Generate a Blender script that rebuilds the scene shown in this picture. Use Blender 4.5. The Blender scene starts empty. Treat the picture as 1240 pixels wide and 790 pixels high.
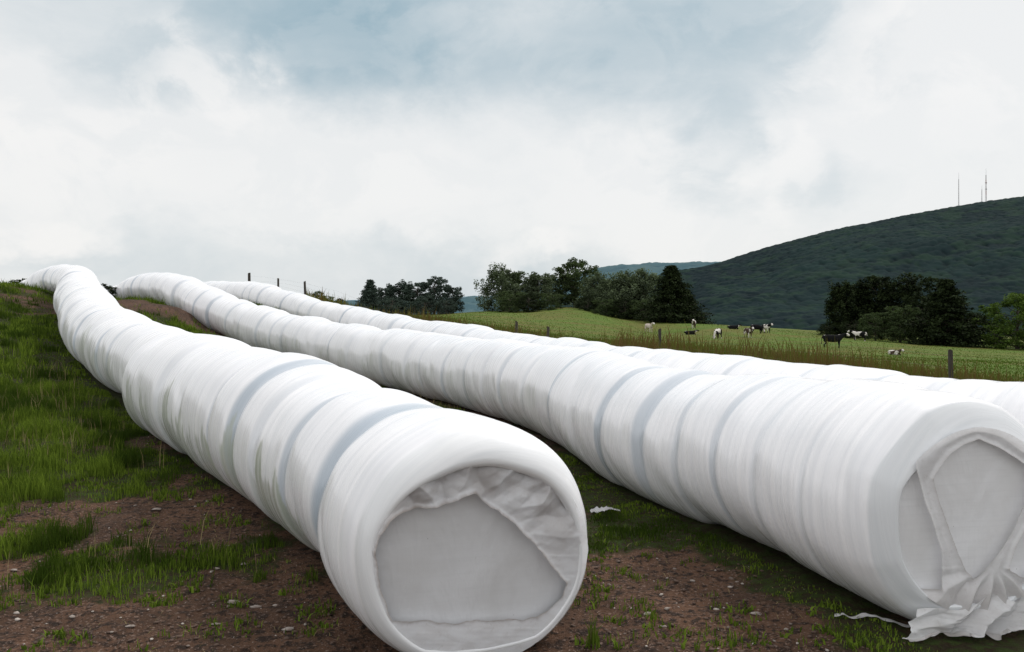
import bpy, math, random
import numpy as np
from mathutils import Vector, Matrix

random.seed(7)
RNG = np.random.default_rng(11)
scene = bpy.context.scene
COL = scene.collection
CAMZ = 1.9
F = 1000.0            # focal length of the photograph in its own pixels
HOR = 372.0           # level line in the photograph

# ------------------------------------------------------------------ helpers
def rel(u, v, Y):
    """metres in front of the tripod for a measured bearing and distance"""
    return np.array([(u - 620.0) / F * Y, Y, CAMZ - (v - HOR) / F * Y])

def tag(o, label=None, cat=None, group=None, kind=None):
    if label: o['label'] = label
    if cat: o['category'] = cat
    if group: o['group'] = group
    if kind: o['kind'] = kind
    return o

def empty(name, loc=(0, 0, 0), rz=0.0):
    o = bpy.data.objects.new(name, None)
    o.empty_display_size = 0.2
    o.location = loc
    o.rotation_euler = (0, 0, rz)
    COL.objects.link(o)
    return o

def mesh_obj(name, verts, faces, mat=None, parent=None, smooth=True, uv=None, attrs=None, loc=None):
    verts = np.asarray(verts, dtype=np.float32).reshape(-1, 3)
    me = bpy.data.meshes.new(name)
    if isinstance(faces, np.ndarray) and faces.ndim == 2:
        n, k = faces.shape
        me.vertices.add(len(verts)); me.vertices.foreach_set('co', verts.ravel())
        me.loops.add(n * k); me.loops.foreach_set('vertex_index', faces.astype(np.int32).ravel())
        me.polygons.add(n)
        me.polygons.foreach_set('loop_start', np.arange(0, n * k, k, dtype=np.int32))
        me.polygons.foreach_set('loop_total', np.full(n, k, dtype=np.int32))
        me.update(calc_edges=True)
    else:
        me.from_pydata([tuple(map(float, v)) for v in verts], [], [tuple(map(int, f)) for f in faces])
        me.update()
    me.validate()
    if smooth:
        me.polygons.foreach_set('use_smooth', np.ones(len(me.polygons), dtype=bool))
    if uv is not None:
        lay = me.uv_layers.new(name='UVMap')
        li = np.zeros(len(me.loops), dtype=np.int32); me.loops.foreach_get('vertex_index', li)
        lay.data.foreach_set('uv', np.asarray(uv, dtype=np.float32)[li].ravel())
    if attrs:
        for k_, a in attrs.items():
            at = me.attributes.new(k_, 'FLOAT', 'POINT')
            at.data.foreach_set('value', np.asarray(a, dtype=np.float32).ravel())
    if mat: me.materials.append(mat)
    o = bpy.data.objects.new(name, me)
    COL.objects.link(o)
    if parent is not None: o.parent = parent
    if loc is not None: o.location = loc
    return o

def hash2(ix, iy, seed):
    h = (ix.astype(np.int64) * 374761393 + iy.astype(np.int64) * 668265263 + seed * 1442695041) & 0xffffffff
    h = ((h ^ (h >> 13)) * 1274126177) & 0xffffffff
    h = (h ^ (h >> 16)) & 0xffffffff
    return h / 4294967295.0

def vnoise(x, y, seed=0):
    x = np.asarray(x, float); y = np.asarray(y, float)
    ix = np.floor(x); iy = np.floor(y)
    fx = x - ix; fy = y - iy
    fx = fx * fx * (3 - 2 * fx); fy = fy * fy * (3 - 2 * fy)
    a = hash2(ix, iy, seed); b = hash2(ix + 1, iy, seed)
    c = hash2(ix, iy + 1, seed); d = hash2(ix + 1, iy + 1, seed)
    return (a * (1 - fx) + b * fx) * (1 - fy) + (c * (1 - fx) + d * fx) * fy

def fbm(x, y, seed=0, oct=4):
    s = 0; a = 0.5; t = 0
    for i in range(oct):
        s = s + a * vnoise(x * 2 ** i, y * 2 ** i, seed + i * 17); t += a; a *= 0.55
    return s / t

def sstep(a, b, x):
    t = np.clip((x - a) / (b - a), 0, 1)
    return t * t * (3 - 2 * t)

def grid_faces(n, m, closed=False):
    """n rows, m columns; closed joins the last column to the first"""
    i = np.arange(n - 1)[:, None]; j = np.arange(m if closed else m - 1)[None, :]
    j2 = (j + 1) % m
    return np.stack([i * m + j, i * m + j2, (i + 1) * m + j2, (i + 1) * m + j], -1).reshape(-1, 4)

# ------------------------------------------------------------------ node helpers
class NT:
    def __init__(self, tree):
        self.t = tree; self.n = tree.nodes; self.l = tree.links
    def new(self, typ, **kw):
        nd = self.n.new(typ)
        for k, v in kw.items(): setattr(nd, k, v)
        return nd
    def put(self, sock, v):
        if isinstance(v, bpy.types.NodeSocket): self.l.new(v, sock)
        elif v is not None:
            if hasattr(sock.default_value, '__len__') and len(sock.default_value) == 4 and len(v) == 3: v = (*v, 1)
            sock.default_value = v
    def math(self, op, a, b=None, c=None, clamp=False):
        nd = self.new('ShaderNodeMath', operation=op, use_clamp=clamp)
        self.put(nd.inputs[0], a)
        if b is not None: self.put(nd.inputs[1], b)
        if c is not None: self.put(nd.inputs[2], c)
        return nd.outputs[0]
    def vmath(self, op, a, b=None):
        nd = self.new('ShaderNodeVectorMath', operation=op)
        self.put(nd.inputs[0], a)
        if b is not None: self.put(nd.inputs[1], b)
        return nd.outputs['Value'] if op in ('LENGTH', 'DOT_PRODUCT') else nd.outputs[0]
    def noise(self, vec, scale, detail=4, rough=0.55, dist=0.0, out=0):
        nd = self.new('ShaderNodeTexNoise')
        if vec is not None: self.put(nd.inputs['Vector'], vec)
        nd.inputs['Scale'].default_value = scale; nd.inputs['Detail'].default_value = detail
        nd.inputs['Roughness'].default_value = rough; nd.inputs['Distortion'].default_value = dist
        return nd.outputs[out]
    def ramp(self, fac, lo, hi, a=0.0, b=1.0, smooth=True):
        nd = self.new('ShaderNodeMapRange', interpolation_type='SMOOTHSTEP' if smooth else 'LINEAR')
        self.put(nd.inputs['Value'], fac)
        nd.inputs['From Min'].default_value = lo; nd.inputs['From Max'].default_value = hi
        nd.inputs['To Min'].default_value = a; nd.inputs['To Max'].default_value = b
        return nd.outputs['Result']
    def mix(self, fac, a, b, blend='MIX'):
        nd = self.new('ShaderNodeMix', data_type='RGBA', blend_type=blend)
        self.put(nd.inputs[0], fac); self.put(nd.inputs[6], a); self.put(nd.inputs[7], b)
        return nd.outputs[2]
    def attr(self, name, out='Fac'):
        nd = self.new('ShaderNodeAttribute'); nd.attribute_name = name
        return nd.outputs[out]
    def scalev(self, vec, s):
        return self.vmath('MULTIPLY', vec, s)

def material(name):
    m = bpy.data.materials.new(name); m.use_nodes = True
    nt = NT(m.node_tree)
    bs = m.node_tree.nodes['Principled BSDF']
    return m, nt, bs

def geo_pos(nt): return nt.new('ShaderNodeNewGeometry').outputs['Position']
def obj_pos(nt): return nt.new('ShaderNodeTexCoord').outputs['Object']
def uv_pos(nt): return nt.new('ShaderNodeTexCoord').outputs['UV']
def bump(nt, bs, h, strength, dist, prev=None):
    b = nt.new('ShaderNodeBump'); b.inputs['Strength'].default_value = strength; b.inputs['Distance'].default_value = dist
    nt.put(b.inputs['Height'], h)
    if prev is not None: nt.l.new(prev, b.inputs['Normal'])
    nt.l.new(b.outputs[0], bs.inputs['Normal'])
    return b.outputs[0]

# ------------------------------------------------------------------ materials
def mat_film():
    m, nt, bs = material('stretch_film')
    uv = uv_pos(nt)
    shade_band = nt.attr('band'); dirt = nt.attr('dirt')
    sep = nt.new('ShaderNodeSeparateXYZ'); nt.put(sep.inputs[0], uv)
    # slightly helical winding lines
    sh = nt.math('ADD', sep.outputs[0], nt.math('MULTIPLY', sep.outputs[1], 0.35))
    cv = nt.new('ShaderNodeCombineXYZ'); nt.put(cv.inputs[0], sh); nt.put(cv.inputs[1], sep.outputs[1])
    fine = nt.noise(nt.scalev(cv.outputs[0], (17, 1.3, 1)), 1.0, 5, 0.6)
    broad = nt.noise(nt.scalev(cv.outputs[0], (3.0, 1.2, 1)), 1.0, 3, 0.5)
    wr = nt.noise(nt.scalev(cv.outputs[0], (60, 5.0, 1)), 1.0, 3, 0.6)
    c = nt.mix(nt.ramp(fine, 0.38, 0.64), (0.93, 0.92, 0.935), (0.82, 0.82, 0.845))
    c = nt.mix(nt.math('MULTIPLY', nt.ramp(broad, 0.45, 0.7), 0.25), c, (0.80, 0.81, 0.84))
    c = nt.mix(nt.math('MULTIPLY', shade_band, 0.85), c, (0.36, 0.43, 0.505))  # grey-blue shade of the bale gaps and rim, put into the colour
    dn = nt.noise(nt.scalev(cv.outputs[0], (16, 1.6, 1)), 1.0, 4, 0.65)
    dm = nt.math('MULTIPLY', dirt, nt.ramp(dn, 0.30, 0.50, .35, 1.0), clamp=True)
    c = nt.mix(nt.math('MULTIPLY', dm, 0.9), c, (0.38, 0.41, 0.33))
    spk = nt.noise(uv, 130.0, 2, 0.5)
    c = nt.mix(nt.math('MULTIPLY', nt.ramp(spk, 0.74, 0.80), 0.0), c, (0.1, 0.09, 0.07))
    nt.put(bs.inputs['Base Color'], c)
    nt.put(bs.inputs['Roughness'], nt.ramp(fine, 0.3, 0.7, 0.20, 0.36))
    bs.inputs['Specular IOR Level'].default_value = 0.5
    h = nt.math('ADD', nt.math('MULTIPLY', fine, 0.7), nt.math('MULTIPLY', wr, 0.3))
    bs.inputs['Coat Weight'].default_value = 0.25; bs.inputs['Coat Roughness'].default_value = 0.16
    bump(nt, bs, h, 0.22, 0.012)
    return m

def mat_torn(name, base=(0.88, 0.88, 0.90), dark=(0.82, 0.81, 0.82), sc=1.0):
    m, nt, bs = material(name)
    p = obj_pos(nt)
    n1 = nt.noise(nt.scalev(p, (9, 9, 14)), sc, 5, 0.6, 0.6)
    n2 = nt.noise(p, 38 * sc, 4, 0.65, 0.4)
    d = nt.attr('dirt')
    c = nt.mix(nt.ramp(n1, 0.38, 0.66), base, dark)
    c = nt.mix(nt.math('MULTIPLY', d, 0.75), c, (0.33, 0.255, 0.21))
    c = nt.mix(nt.math('MULTIPLY', nt.ramp(n2, 0.56, 0.72), 0.2), c, (0.45, 0.41, 0.38))
    nt.put(bs.inputs['Base Color'], c)
    bs.inputs['Roughness'].default_value = 0.26
    bump(nt, bs, nt.math('ADD', n1, nt.math('MULTIPLY', n2, 0.3)), 0.22, 0.008)
    out = m.node_tree.nodes['Material Output']
    tr = nt.new('ShaderNodeBsdfTranslucent'); nt.put(tr.inputs[0], c)
    mx = nt.new('ShaderNodeMixShader'); mx.inputs[0].default_value = 0.42
    nt.l.new(bs.outputs[0], mx.inputs[1]); nt.l.new(tr.outputs[0], mx.inputs[2]); nt.l.new(mx.outputs[0], out.inputs[0])
    return m

def mat_face(name='wrapped_bale_end', k=1.0):
    m, nt, bs = material(name)
    p = obj_pos(nt)
    n1 = nt.noise(p, 2.4, 4, 0.55, 0.3)
    n2 = nt.noise(nt.scalev(p, (3, 3, 60)), 1.0, 3, 0.6)
    n3 = nt.noise(p, 60, 2, 0.5)
    n4 = nt.noise(nt.scalev(p, (1, 1, .35)), 5.0, 3, 0.5, 1.2)
    c = nt.mix(nt.ramp(n1, 0.35, 0.68), (0.60 * k, 0.60 * k, 0.615 * k), (0.53 * k, 0.525 * k, 0.53 * k))
    c = nt.mix(nt.math('MULTIPLY', nt.ramp(n2, 0.45, 0.7), 0.10), c, (0.45, 0.45, 0.46))
    c = nt.mix(nt.ramp(n3, 0.78, 0.82), c, (0.16, 0.14, 0.12))
    nt.put(bs.inputs['Base Color'], c)
    bs.inputs['Roughness'].default_value = 0.40
    bump(nt, bs, nt.math('ADD', nt.math('ADD', n1, n4), nt.math('MULTIPLY', n2, 0.05)), 0.35, 0.035)
    return m

def mat_ground():
    m, nt, bs = material('soil_and_turf')
    p = geo_pos(nt)
    g = nt.attr('grass')
    far = nt.attr('far')
    n1 = nt.noise(p, 1.3, 5, 0.6); n2 = nt.noise(p, 14, 5, 0.65); n3 = nt.noise(p, 55, 3, 0.6); n4 = nt.noise(p, 0.12, 5, 0.6)
    dirt = nt.mix(nt.ramp(n1, 0.35, 0.68), (0.118, 0.064, 0.040), (0.060, 0.034, 0.022))
    dirt = nt.mix(nt.ramp(n2, 0.46, 0.62), dirt, (0.032, 0.020, 0.015))
    dirt = nt.mix(nt.math('MULTIPLY', nt.ramp(n3, 0.57, 0.66), 0.7), dirt, (0.23, 0.165, 0.135))
    dirt = nt.mix(nt.math('MULTIPLY', nt.ramp(nt.noise(p, 28, 4, 0.6), 0.56, 0.62), 0.8), dirt, (0.022, 0.016, 0.012))
    turf = nt.mix(nt.ramp(n2, 0.4, 0.62), (0.030, 0.022, 0.011), (0.032, 0.048, 0.010))
    field = nt.mix(nt.ramp(n4, 0.38, 0.62), (0.085, 0.138, 0.018), (0.120, 0.115, 0.026))
    field = nt.mix(nt.ramp(nt.noise(p, 0.7, 5, 0.7), 0.45, 0.75), field, (0.060, 0.085, 0.016))
    c = nt.mix(g, dirt, turf)
    c = nt.mix(far, c, field)
    nt.put(bs.inputs['Base Color'], c)
    bs.inputs['Roughness'].default_value = 0.95
    bs.inputs['Specular IOR Level'].default_value = 0.15
    b1 = bump(nt, bs, n2, 0.9, 0.05)
    bump(nt, bs, n3, 0.8, 0.012, b1)
    return m

def mat_leafy(name, a, b, c2=None, trans=0.0, nscale=0.5):
    """foliage: colour from the per-leaf 'tint' attribute"""
    m, nt, bs = material(name)
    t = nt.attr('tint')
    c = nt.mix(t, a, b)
    if c2 is not None:
        n = nt.noise(geo_pos(nt), nscale, 3, 0.6)
        c = nt.mix(nt.ramp(n, 0.42, 0.58), c, c2)
    nt.put(bs.inputs['Base Color'], c)
    bs.inputs['Roughness'].default_value = 0.85
    bs.inputs['Specular IOR Level'].default_value = 0.06
    if trans > 0:
        out = m.node_tree.nodes['Material Output']
        tr = nt.new('ShaderNodeBsdfTranslucent'); nt.put(tr.inputs[0], nt.mix(0.6, c, (0.12, 0.2, 0.02), 'MIX'))
        mx = nt.new('ShaderNodeMixShader'); mx.inputs[0].default_value = trans
        nt.l.new(bs.outputs[0], mx.inputs[1]); nt.l.new(tr.outputs[0], mx.inputs[2]); nt.l.new(mx.outputs[0], out.inputs[0])
    return m

def mat_simple(name, a, b, scale=6, rough=0.8, stretch=(1, 1, 1), bmp=0.3):
    m, nt, bs = material(name)
    p = nt.scalev(obj_pos(nt), stretch)
    n = nt.noise(p, scale, 5, 0.6)
    nt.put(bs.inputs['Base Color'], nt.mix(nt.ramp(n, 0.35, 0.68), a, b))
    bs.inputs['Roughness'].default_value = rough
    bump(nt, bs, n, bmp, 0.01)
    return m

def mat_hill(name, a, b, c3, s1, s2):
    m, nt, bs = material(name)
    p = geo_pos(nt)
    n1 = nt.noise(p, s1, 4, 0.6); n2 = nt.noise(p, s2, 3, 0.6)
    k = nt.attr('canopy')
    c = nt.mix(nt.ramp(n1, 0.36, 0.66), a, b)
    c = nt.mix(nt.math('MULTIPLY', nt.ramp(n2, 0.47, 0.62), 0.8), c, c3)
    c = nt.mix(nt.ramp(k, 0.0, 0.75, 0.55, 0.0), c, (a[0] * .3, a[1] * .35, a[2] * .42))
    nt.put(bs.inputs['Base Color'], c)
    bs.inputs['Roughness'].default_value = 0.95
    bs.inputs['Specular IOR Level'].default_value = 0.05
    return m

def mat_cow(name, dark, light, lo, off):
    m, nt, bs = material(name)
    p = nt.vmath('ADD', obj_pos(nt), off)
    n = nt.noise(p, 1.5, 2, 0.45)
    nt.put(bs.inputs['Base Color'], nt.mix(nt.ramp(n, lo, lo + 0.025), dark, light))
    bs.inputs['Specular IOR Level'].default_value = 0.08
    bs.inputs['Roughness'].default_value = 0.9
    return m

M_FILM = mat_film()
M_TORN = mat_torn('torn_film')
M_TORN2 = mat_torn('loose_film', (0.88, 0.875, 0.885), (0.80, 0.79, 0.795))
M_FACE = mat_face()
M_FACE2 = mat_face('filmed_bale_end', 1.25)
M_GROUND = mat_ground()
M_GRASS = mat_leafy('grass_blades', (0.028, 0.050, 0.006), (0.180, 0.255, 0.030), trans=0.2)
M_WEED = mat_leafy('dry_weeds', (0.070, 0.105, 0.016), (0.130, 0.115, 0.030), (0.125, 0.066, 0.030), trans=0.15, nscale=0.6)
M_BARK = mat_simple('bark', (0.05, 0.04, 0.03), (0.09, 0.075, 0.06), 8, 0.9, (1, 1, 0.2))
M_POST = mat_simple('weathered_wood', (0.035, 0.028, 0.024), (0.075, 0.062, 0.052), 9, 0.9, (1, 1, 0.15))
M_WIRE = mat_simple('rusty_wire', (0.10, 0.07, 0.05), (0.16, 0.13, 0.11), 5, 0.7)
M_STONE = mat_simple('pale_stone', (0.30, 0.26, 0.23), (0.17, 0.13, 0.11), 30, 0.85, bmp=0.5)
M_STEEL = mat_simple('mast_steel', (0.34, 0.33, 0.34), (0.42, 0.40, 0.40), 0.1, 0.6)
M_MASTRED = mat_simple('mast_red_paint', (0.30, 0.14, 0.13), (0.35, 0.18, 0.16), 0.1, 0.6)

# ------------------------------------------------------------------ bale rows: measured centre lines
R0 = 0.65
def pt(u, v, Y): return rel(u, v, Y)
ROW1 = np.array([
    [-0.185, 4.50, CAMZ - 1.30],
    [-0.76, 5.50, CAMZ - 1.25],
    pt(365, 530, 7.2), pt(274, 487, 9.1), pt(222, 461, 10.9), pt(158, 428, 13.9), pt(121, 400, 17.2), pt(103, 372, 21.8),
    pt(95, 354, 27.0), pt(93, 343, 31.0), pt(74, 339.5, 34.5), pt(52, 346, 36.5), pt(20, 366, 39.5), pt(-40, 385, 46)])
ROW2 = np.array([
    [2.47, 4.50, CAMZ - 1.14],
    [2.14, 6.05, CAMZ - 1.17],
    pt(800, 524, 8.4), pt(709, 485, 10.6), pt(600, 458, 14.0), pt(490, 437, 17.8),
    pt(398, 419, 21.0), pt(322, 401, 24.0), pt(262, 376, 27.2), pt(231, 361, 29.5), pt(203, 350.5, 32.0), pt(176, 351, 34.5), pt(150, 362, 37.5), pt(110, 385, 43)])
ROW3 = np.array([
    [4.75, 4.30, CAMZ - 1.18],
    [4.18, 6.40, CAMZ - 1.23],
    pt(862, 490, 10.7), pt(676, 450, 16.0), pt(565, 424, 21.5), pt(500, 411, 25.5), pt(440, 397, 29),
    pt(385, 383, 32), pt(342, 369, 35.5), pt(305, 359, 39), pt(268, 357, 42), pt(225, 360, 46), pt(150, 385, 54)])

def catmull(P, n=40):
    P = np.vstack([2 * P[0] - P[1], P, 2 * P[-1] - P[-2]])
    out = []
    for i in range(1, len(P) - 2):
        t = np.linspace(0, 1, n, endpoint=False)[:, None]
        a, b, c, d = P[i - 1], P[i], P[i + 1], P[i + 2]
        out.append(0.5 * ((2 * b) + (c - a) * t + (2 * a - 5 * b + 4 * c - d) * t ** 2 + (-a + 3 * b - 3 * c + d) * t ** 3))
    out.append(P[-2][None])
    return np.vstack(out)

LINES = [catmull(r) for r in (ROW1, ROW2, ROW3)]

# ------------------------------------------------------------------ terrain height (thin plate through surveyed points)
ctrl = []
for k, L in enumerate(LINES):
    d = np.r_[0, np.cumsum(np.linalg.norm(np.diff(L, axis=0), axis=1))]
    for s in np.arange(0.2, d[-1], 2.2):
        p = np.array([np.interp(s, d, L[:, i]) for i in range(3)])
        ctrl.append([p[0], p[1], p[2] - R0 + 0.045])
def g_(u, v, Y): p = rel(u, v, Y); return [p[0], p[1], p[2]]
ctrl += [[-4, 4.5, .0], [-2.5, 2, .0], [0, 0, .05], [3, 1, .05], [6, 4.5, -.05], [0, -10, .2], [-10, -8, .5], [12, -8, -.3], [-6, 6.0, .12],
         g_(0, 452, 15), g_(-60, 400, 18), g_(0, 400, 21), g_(0, 347, 31), g_(-200, 338, 33), g_(40, 350, 30), g_(-300, 330, 30), g_(-700, 420, 12),
         g_(175, 364, 28.0), g_(215, 372, 26.5), g_(150, 362, 28.5), g_(200, 405, 20.5),
         g_(300, 366, 33), g_(335, 378, 30),
         [-24, 50, .6], [-45, 75, -1], [-10, 60, 1.2], [-20, 90, -1],
         [6.6, 12, -.05], [7.5, 9, -.1], g_(799, 436, 21), g_(662, 424, 27.5), g_(625, 413, 31), g_(500, 392, 38), g_(400, 373, 42), g_(370, 362, 46), g_(337, 352, 50),
         g_(1152, 490, 14.5), g_(1240, 470, 20), g_(1240, 440, 40),
         g_(786, 401, 110), g_(868, 409, 93), g_(1012, 424, 62), g_(1140, 416, 115), g_(1083, 432, 52), g_(910, 409, 95), g_(840, 394, 120),
         g_(600, 378, 150), g_(560, 383, 110), g_(520, 386, 80), g_(700, 373, 160), g_(815, 391, 140), g_(760, 387, 140), g_(650, 377, 155), g_(1240, 418, 110), g_(1400, 420, 110),
         g_(880, 395, 125), g_(950, 402, 125), g_(480, 384, 150), g_(430, 382, 170), g_(300, 385, 170), g_(640, 397, 70), g_(720, 398, 85),
         [30, 15, -.6], [60, 30, -2], [60, 5, -1], [-60, 30, 2.0], [-60, 5, 1.5], [100, 60, -4]]
ctrl = np.array(ctrl)
def warp(x, y): return np.stack([np.arcsinh(np.asarray(x) / 9.0), np.arcsinh(np.asarray(y) / 9.0)], -1)
W = warp(ctrl[:, 0], ctrl[:, 1])
def tps(r2): return 0.5 * r2 * np.log(r2 + 1e-9)
def _solve():
    n = len(W)
    K = tps(((W[:, None] - W[None]) ** 2).sum(-1)) + np.eye(n) * 1e-4
    Pm = np.c_[np.ones(n), W]
    A = np.zeros((n + 3, n + 3)); A[:n, :n] = K; A[:n, n:] = Pm; A[n:, :n] = Pm.T
    return np.linalg.solve(A, np.r_[ctrl[:, 2], 0, 0, 0])
SOL = _solve()
def height(x, y, detail=True):
    x = np.asarray(x, float); y = np.asarray(y, float); shp = x.shape
    x = x.ravel(); y = y.ravel(); out = np.empty(len(x))
    for s in range(0, len(x), 40000):
        w = warp(x[s:s + 40000], y[s:s + 40000])
        K = tps(((w[:, None] - W[None]) ** 2).sum(-1))
        out[s:s + 40000] = K @ SOL[:-3] + SOL[-3] + w @ SOL[-2:]
    r = np.hypot(x, y)
    b = sstep(165, 420, r)
    out = np.clip(out, -14, 6) * (1 - b) + (-75.0) * b
    out = np.where(y < -5, out * (1 - sstep(5, 60, -y)), out)
    if detail:
        near = 1 - sstep(25, 60, r)
        out += near * (0.07 * (fbm(x * 1.1, y * 1.1, 3) - 0.5) + 0.045 * (fbm(x * 5, y * 5, 9, 3) - 0.5) + 0.035 * (1 - np.abs(2 * fbm(x * 7 - y * 2, y * 4, 19, 3) - 1) - .6) * (1 - sstep(9, 14, r)))
        out += (1 - near) * 0.25 * (fbm(x * .15, y * .15, 5) - 0.5)
    return out.reshape(shp)

# ---- distance to the rows and their side (for worn, bare ground)
def row_dist(x, y):
    best = None
    for L in LINES:
        P = L[::12, :2]
        a = P[:-1]; b = P[1:]; ab = b - a
        px = np.stack([x, y], -1)[:, None, :]
        t = np.clip(((px - a) * ab).sum(-1) / (ab ** 2).sum(-1), 0, 1)
        d = np.linalg.norm(px - (a + t[..., None] * ab), axis=-1).min(1)
        best = d if best is None else np.minimum(best, d)
    return best

BLOBS = [  # x, y, rx, ry, weight : measured patches of turf (+) and bare soil (-)
    (-4.3, 8.2, 1.7, 1.3, 1.0), (-5.4, 10.6, 1.6, 1.8, .7), (-2.75, 5.5, .95, .62, .85), (-7.5, 13.5, 3.2, 3, 1.0), (-12, 22, 6, 8, 1.0), (-3.6, 6.2, .6, .5, .5),
    (-3.9, 9.7, 1.6, .45, -1.0), (-3.5, 6.95, 1.7, .45, -.9), (-1.75, 5.0, .8, .9, -1.0), (-3.1, 4.75, 1.5, .45, -.7), (-4.2, 5.6, .8, .7, -.8), (-2.5, 7.6, .8, 1.1, -.6),
    (-8.5, 13.2, 1.1, .6, -.8), (-6.4, 12.0, 1.0, .5, -.6), (-12, 19.0, 1.6, .8, -.7), (-16, 27, 3, 1.0, -.6), (-11.5, 16.2, 1.3, .5, -.5),
    (.78, 6.5, .42, .55, 1.3), (1.0, 9.0, .7, 1.8, 1.1), (1.5, 7.1, .28, 1.0, .9), (1.95, 5.1, .55, .42, .6), (1.9, 5.75, .3, .5, .9), (2.8, 4.0, 1.2, .3, .5), (.6, 4.6, .5, .3, .15), (1.62, 5.7, .2, .6, 1.6), (1.95, 4.7, .22, .5, 1.7), (1.3, 7.0, .3, .9, 1.2), (2.2, 4.1, .4, .25, 1.2),
    (1.2, 5.6, .7, .85, -1.3), (.75, 4.9, .8, .45, -1.0), (1.3, 4.5, 1.2, .4, -.7),
    (-11.0, 26.5, 3.4, 3.0, -1.7), (-8.6, 22, 1.0, 1.6, .4),
    (-9, 32, 3, 3, 1.2),
]
def grass_mask(x, y):
    b = 0.32 + 0 * x
    b = b + 0.35 * sstep(10, 16, np.hypot(x, y))
    for cx, cy, rx, ry, w in BLOBS:
        b = b + w * np.exp(-(((x - cx) / rx) ** 2 + ((y - cy) / ry) ** 2))
    n = fbm(x * 1.6, y * 1.6, 21, 4)
    n2 = fbm(x * 6, y * 6, 33, 3)
    v = b + (n - 0.5) * 2.1 + (n2 - 0.5) * 1.5
    return sstep(0.35, 0.72, v)

def ridged(x, y, s, o=4): return 1 - np.abs(2 * fbm(x, y, s, o) - 1)

def add_ground():
    n = 760
    tx = np.linspace(-7.6, 8.2, n); xs = 4.5 * np.sinh(tx)
    ty = np.linspace(-3.2, 7.6, n); ys = 4.5 + 5.0 * np.sinh(ty)
    X, Y = np.meshgrid(xs, ys)
    Z = height(X, Y)
    gm = grass_mask(X.ravel(), Y.ravel())
    x = X.ravel(); y = Y.ravel(); z = Z.ravel()
    d = row_dist(x[:], y[:]) if False else None
    r3 = LINES[2][::20, :2]
    # "far": everything on the pasture side of row three
    xi = np.interp(y, r3[:, 1], r3[:, 0], left=r3[0, 0] + 2.5, right=r3[-1, 0])
    far = sstep(0.3, 1.6, x - xi) * sstep(6, 9, y)
    far = np.maximum(far, sstep(38, 60, np.hypot(x, y)))
    return tag(mesh_obj('ground', np.c_[x, y, z], grid_faces(n, n), M_GROUND, attrs={'grass': gm, 'far': far}), kind='structure')
add_ground()

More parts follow.
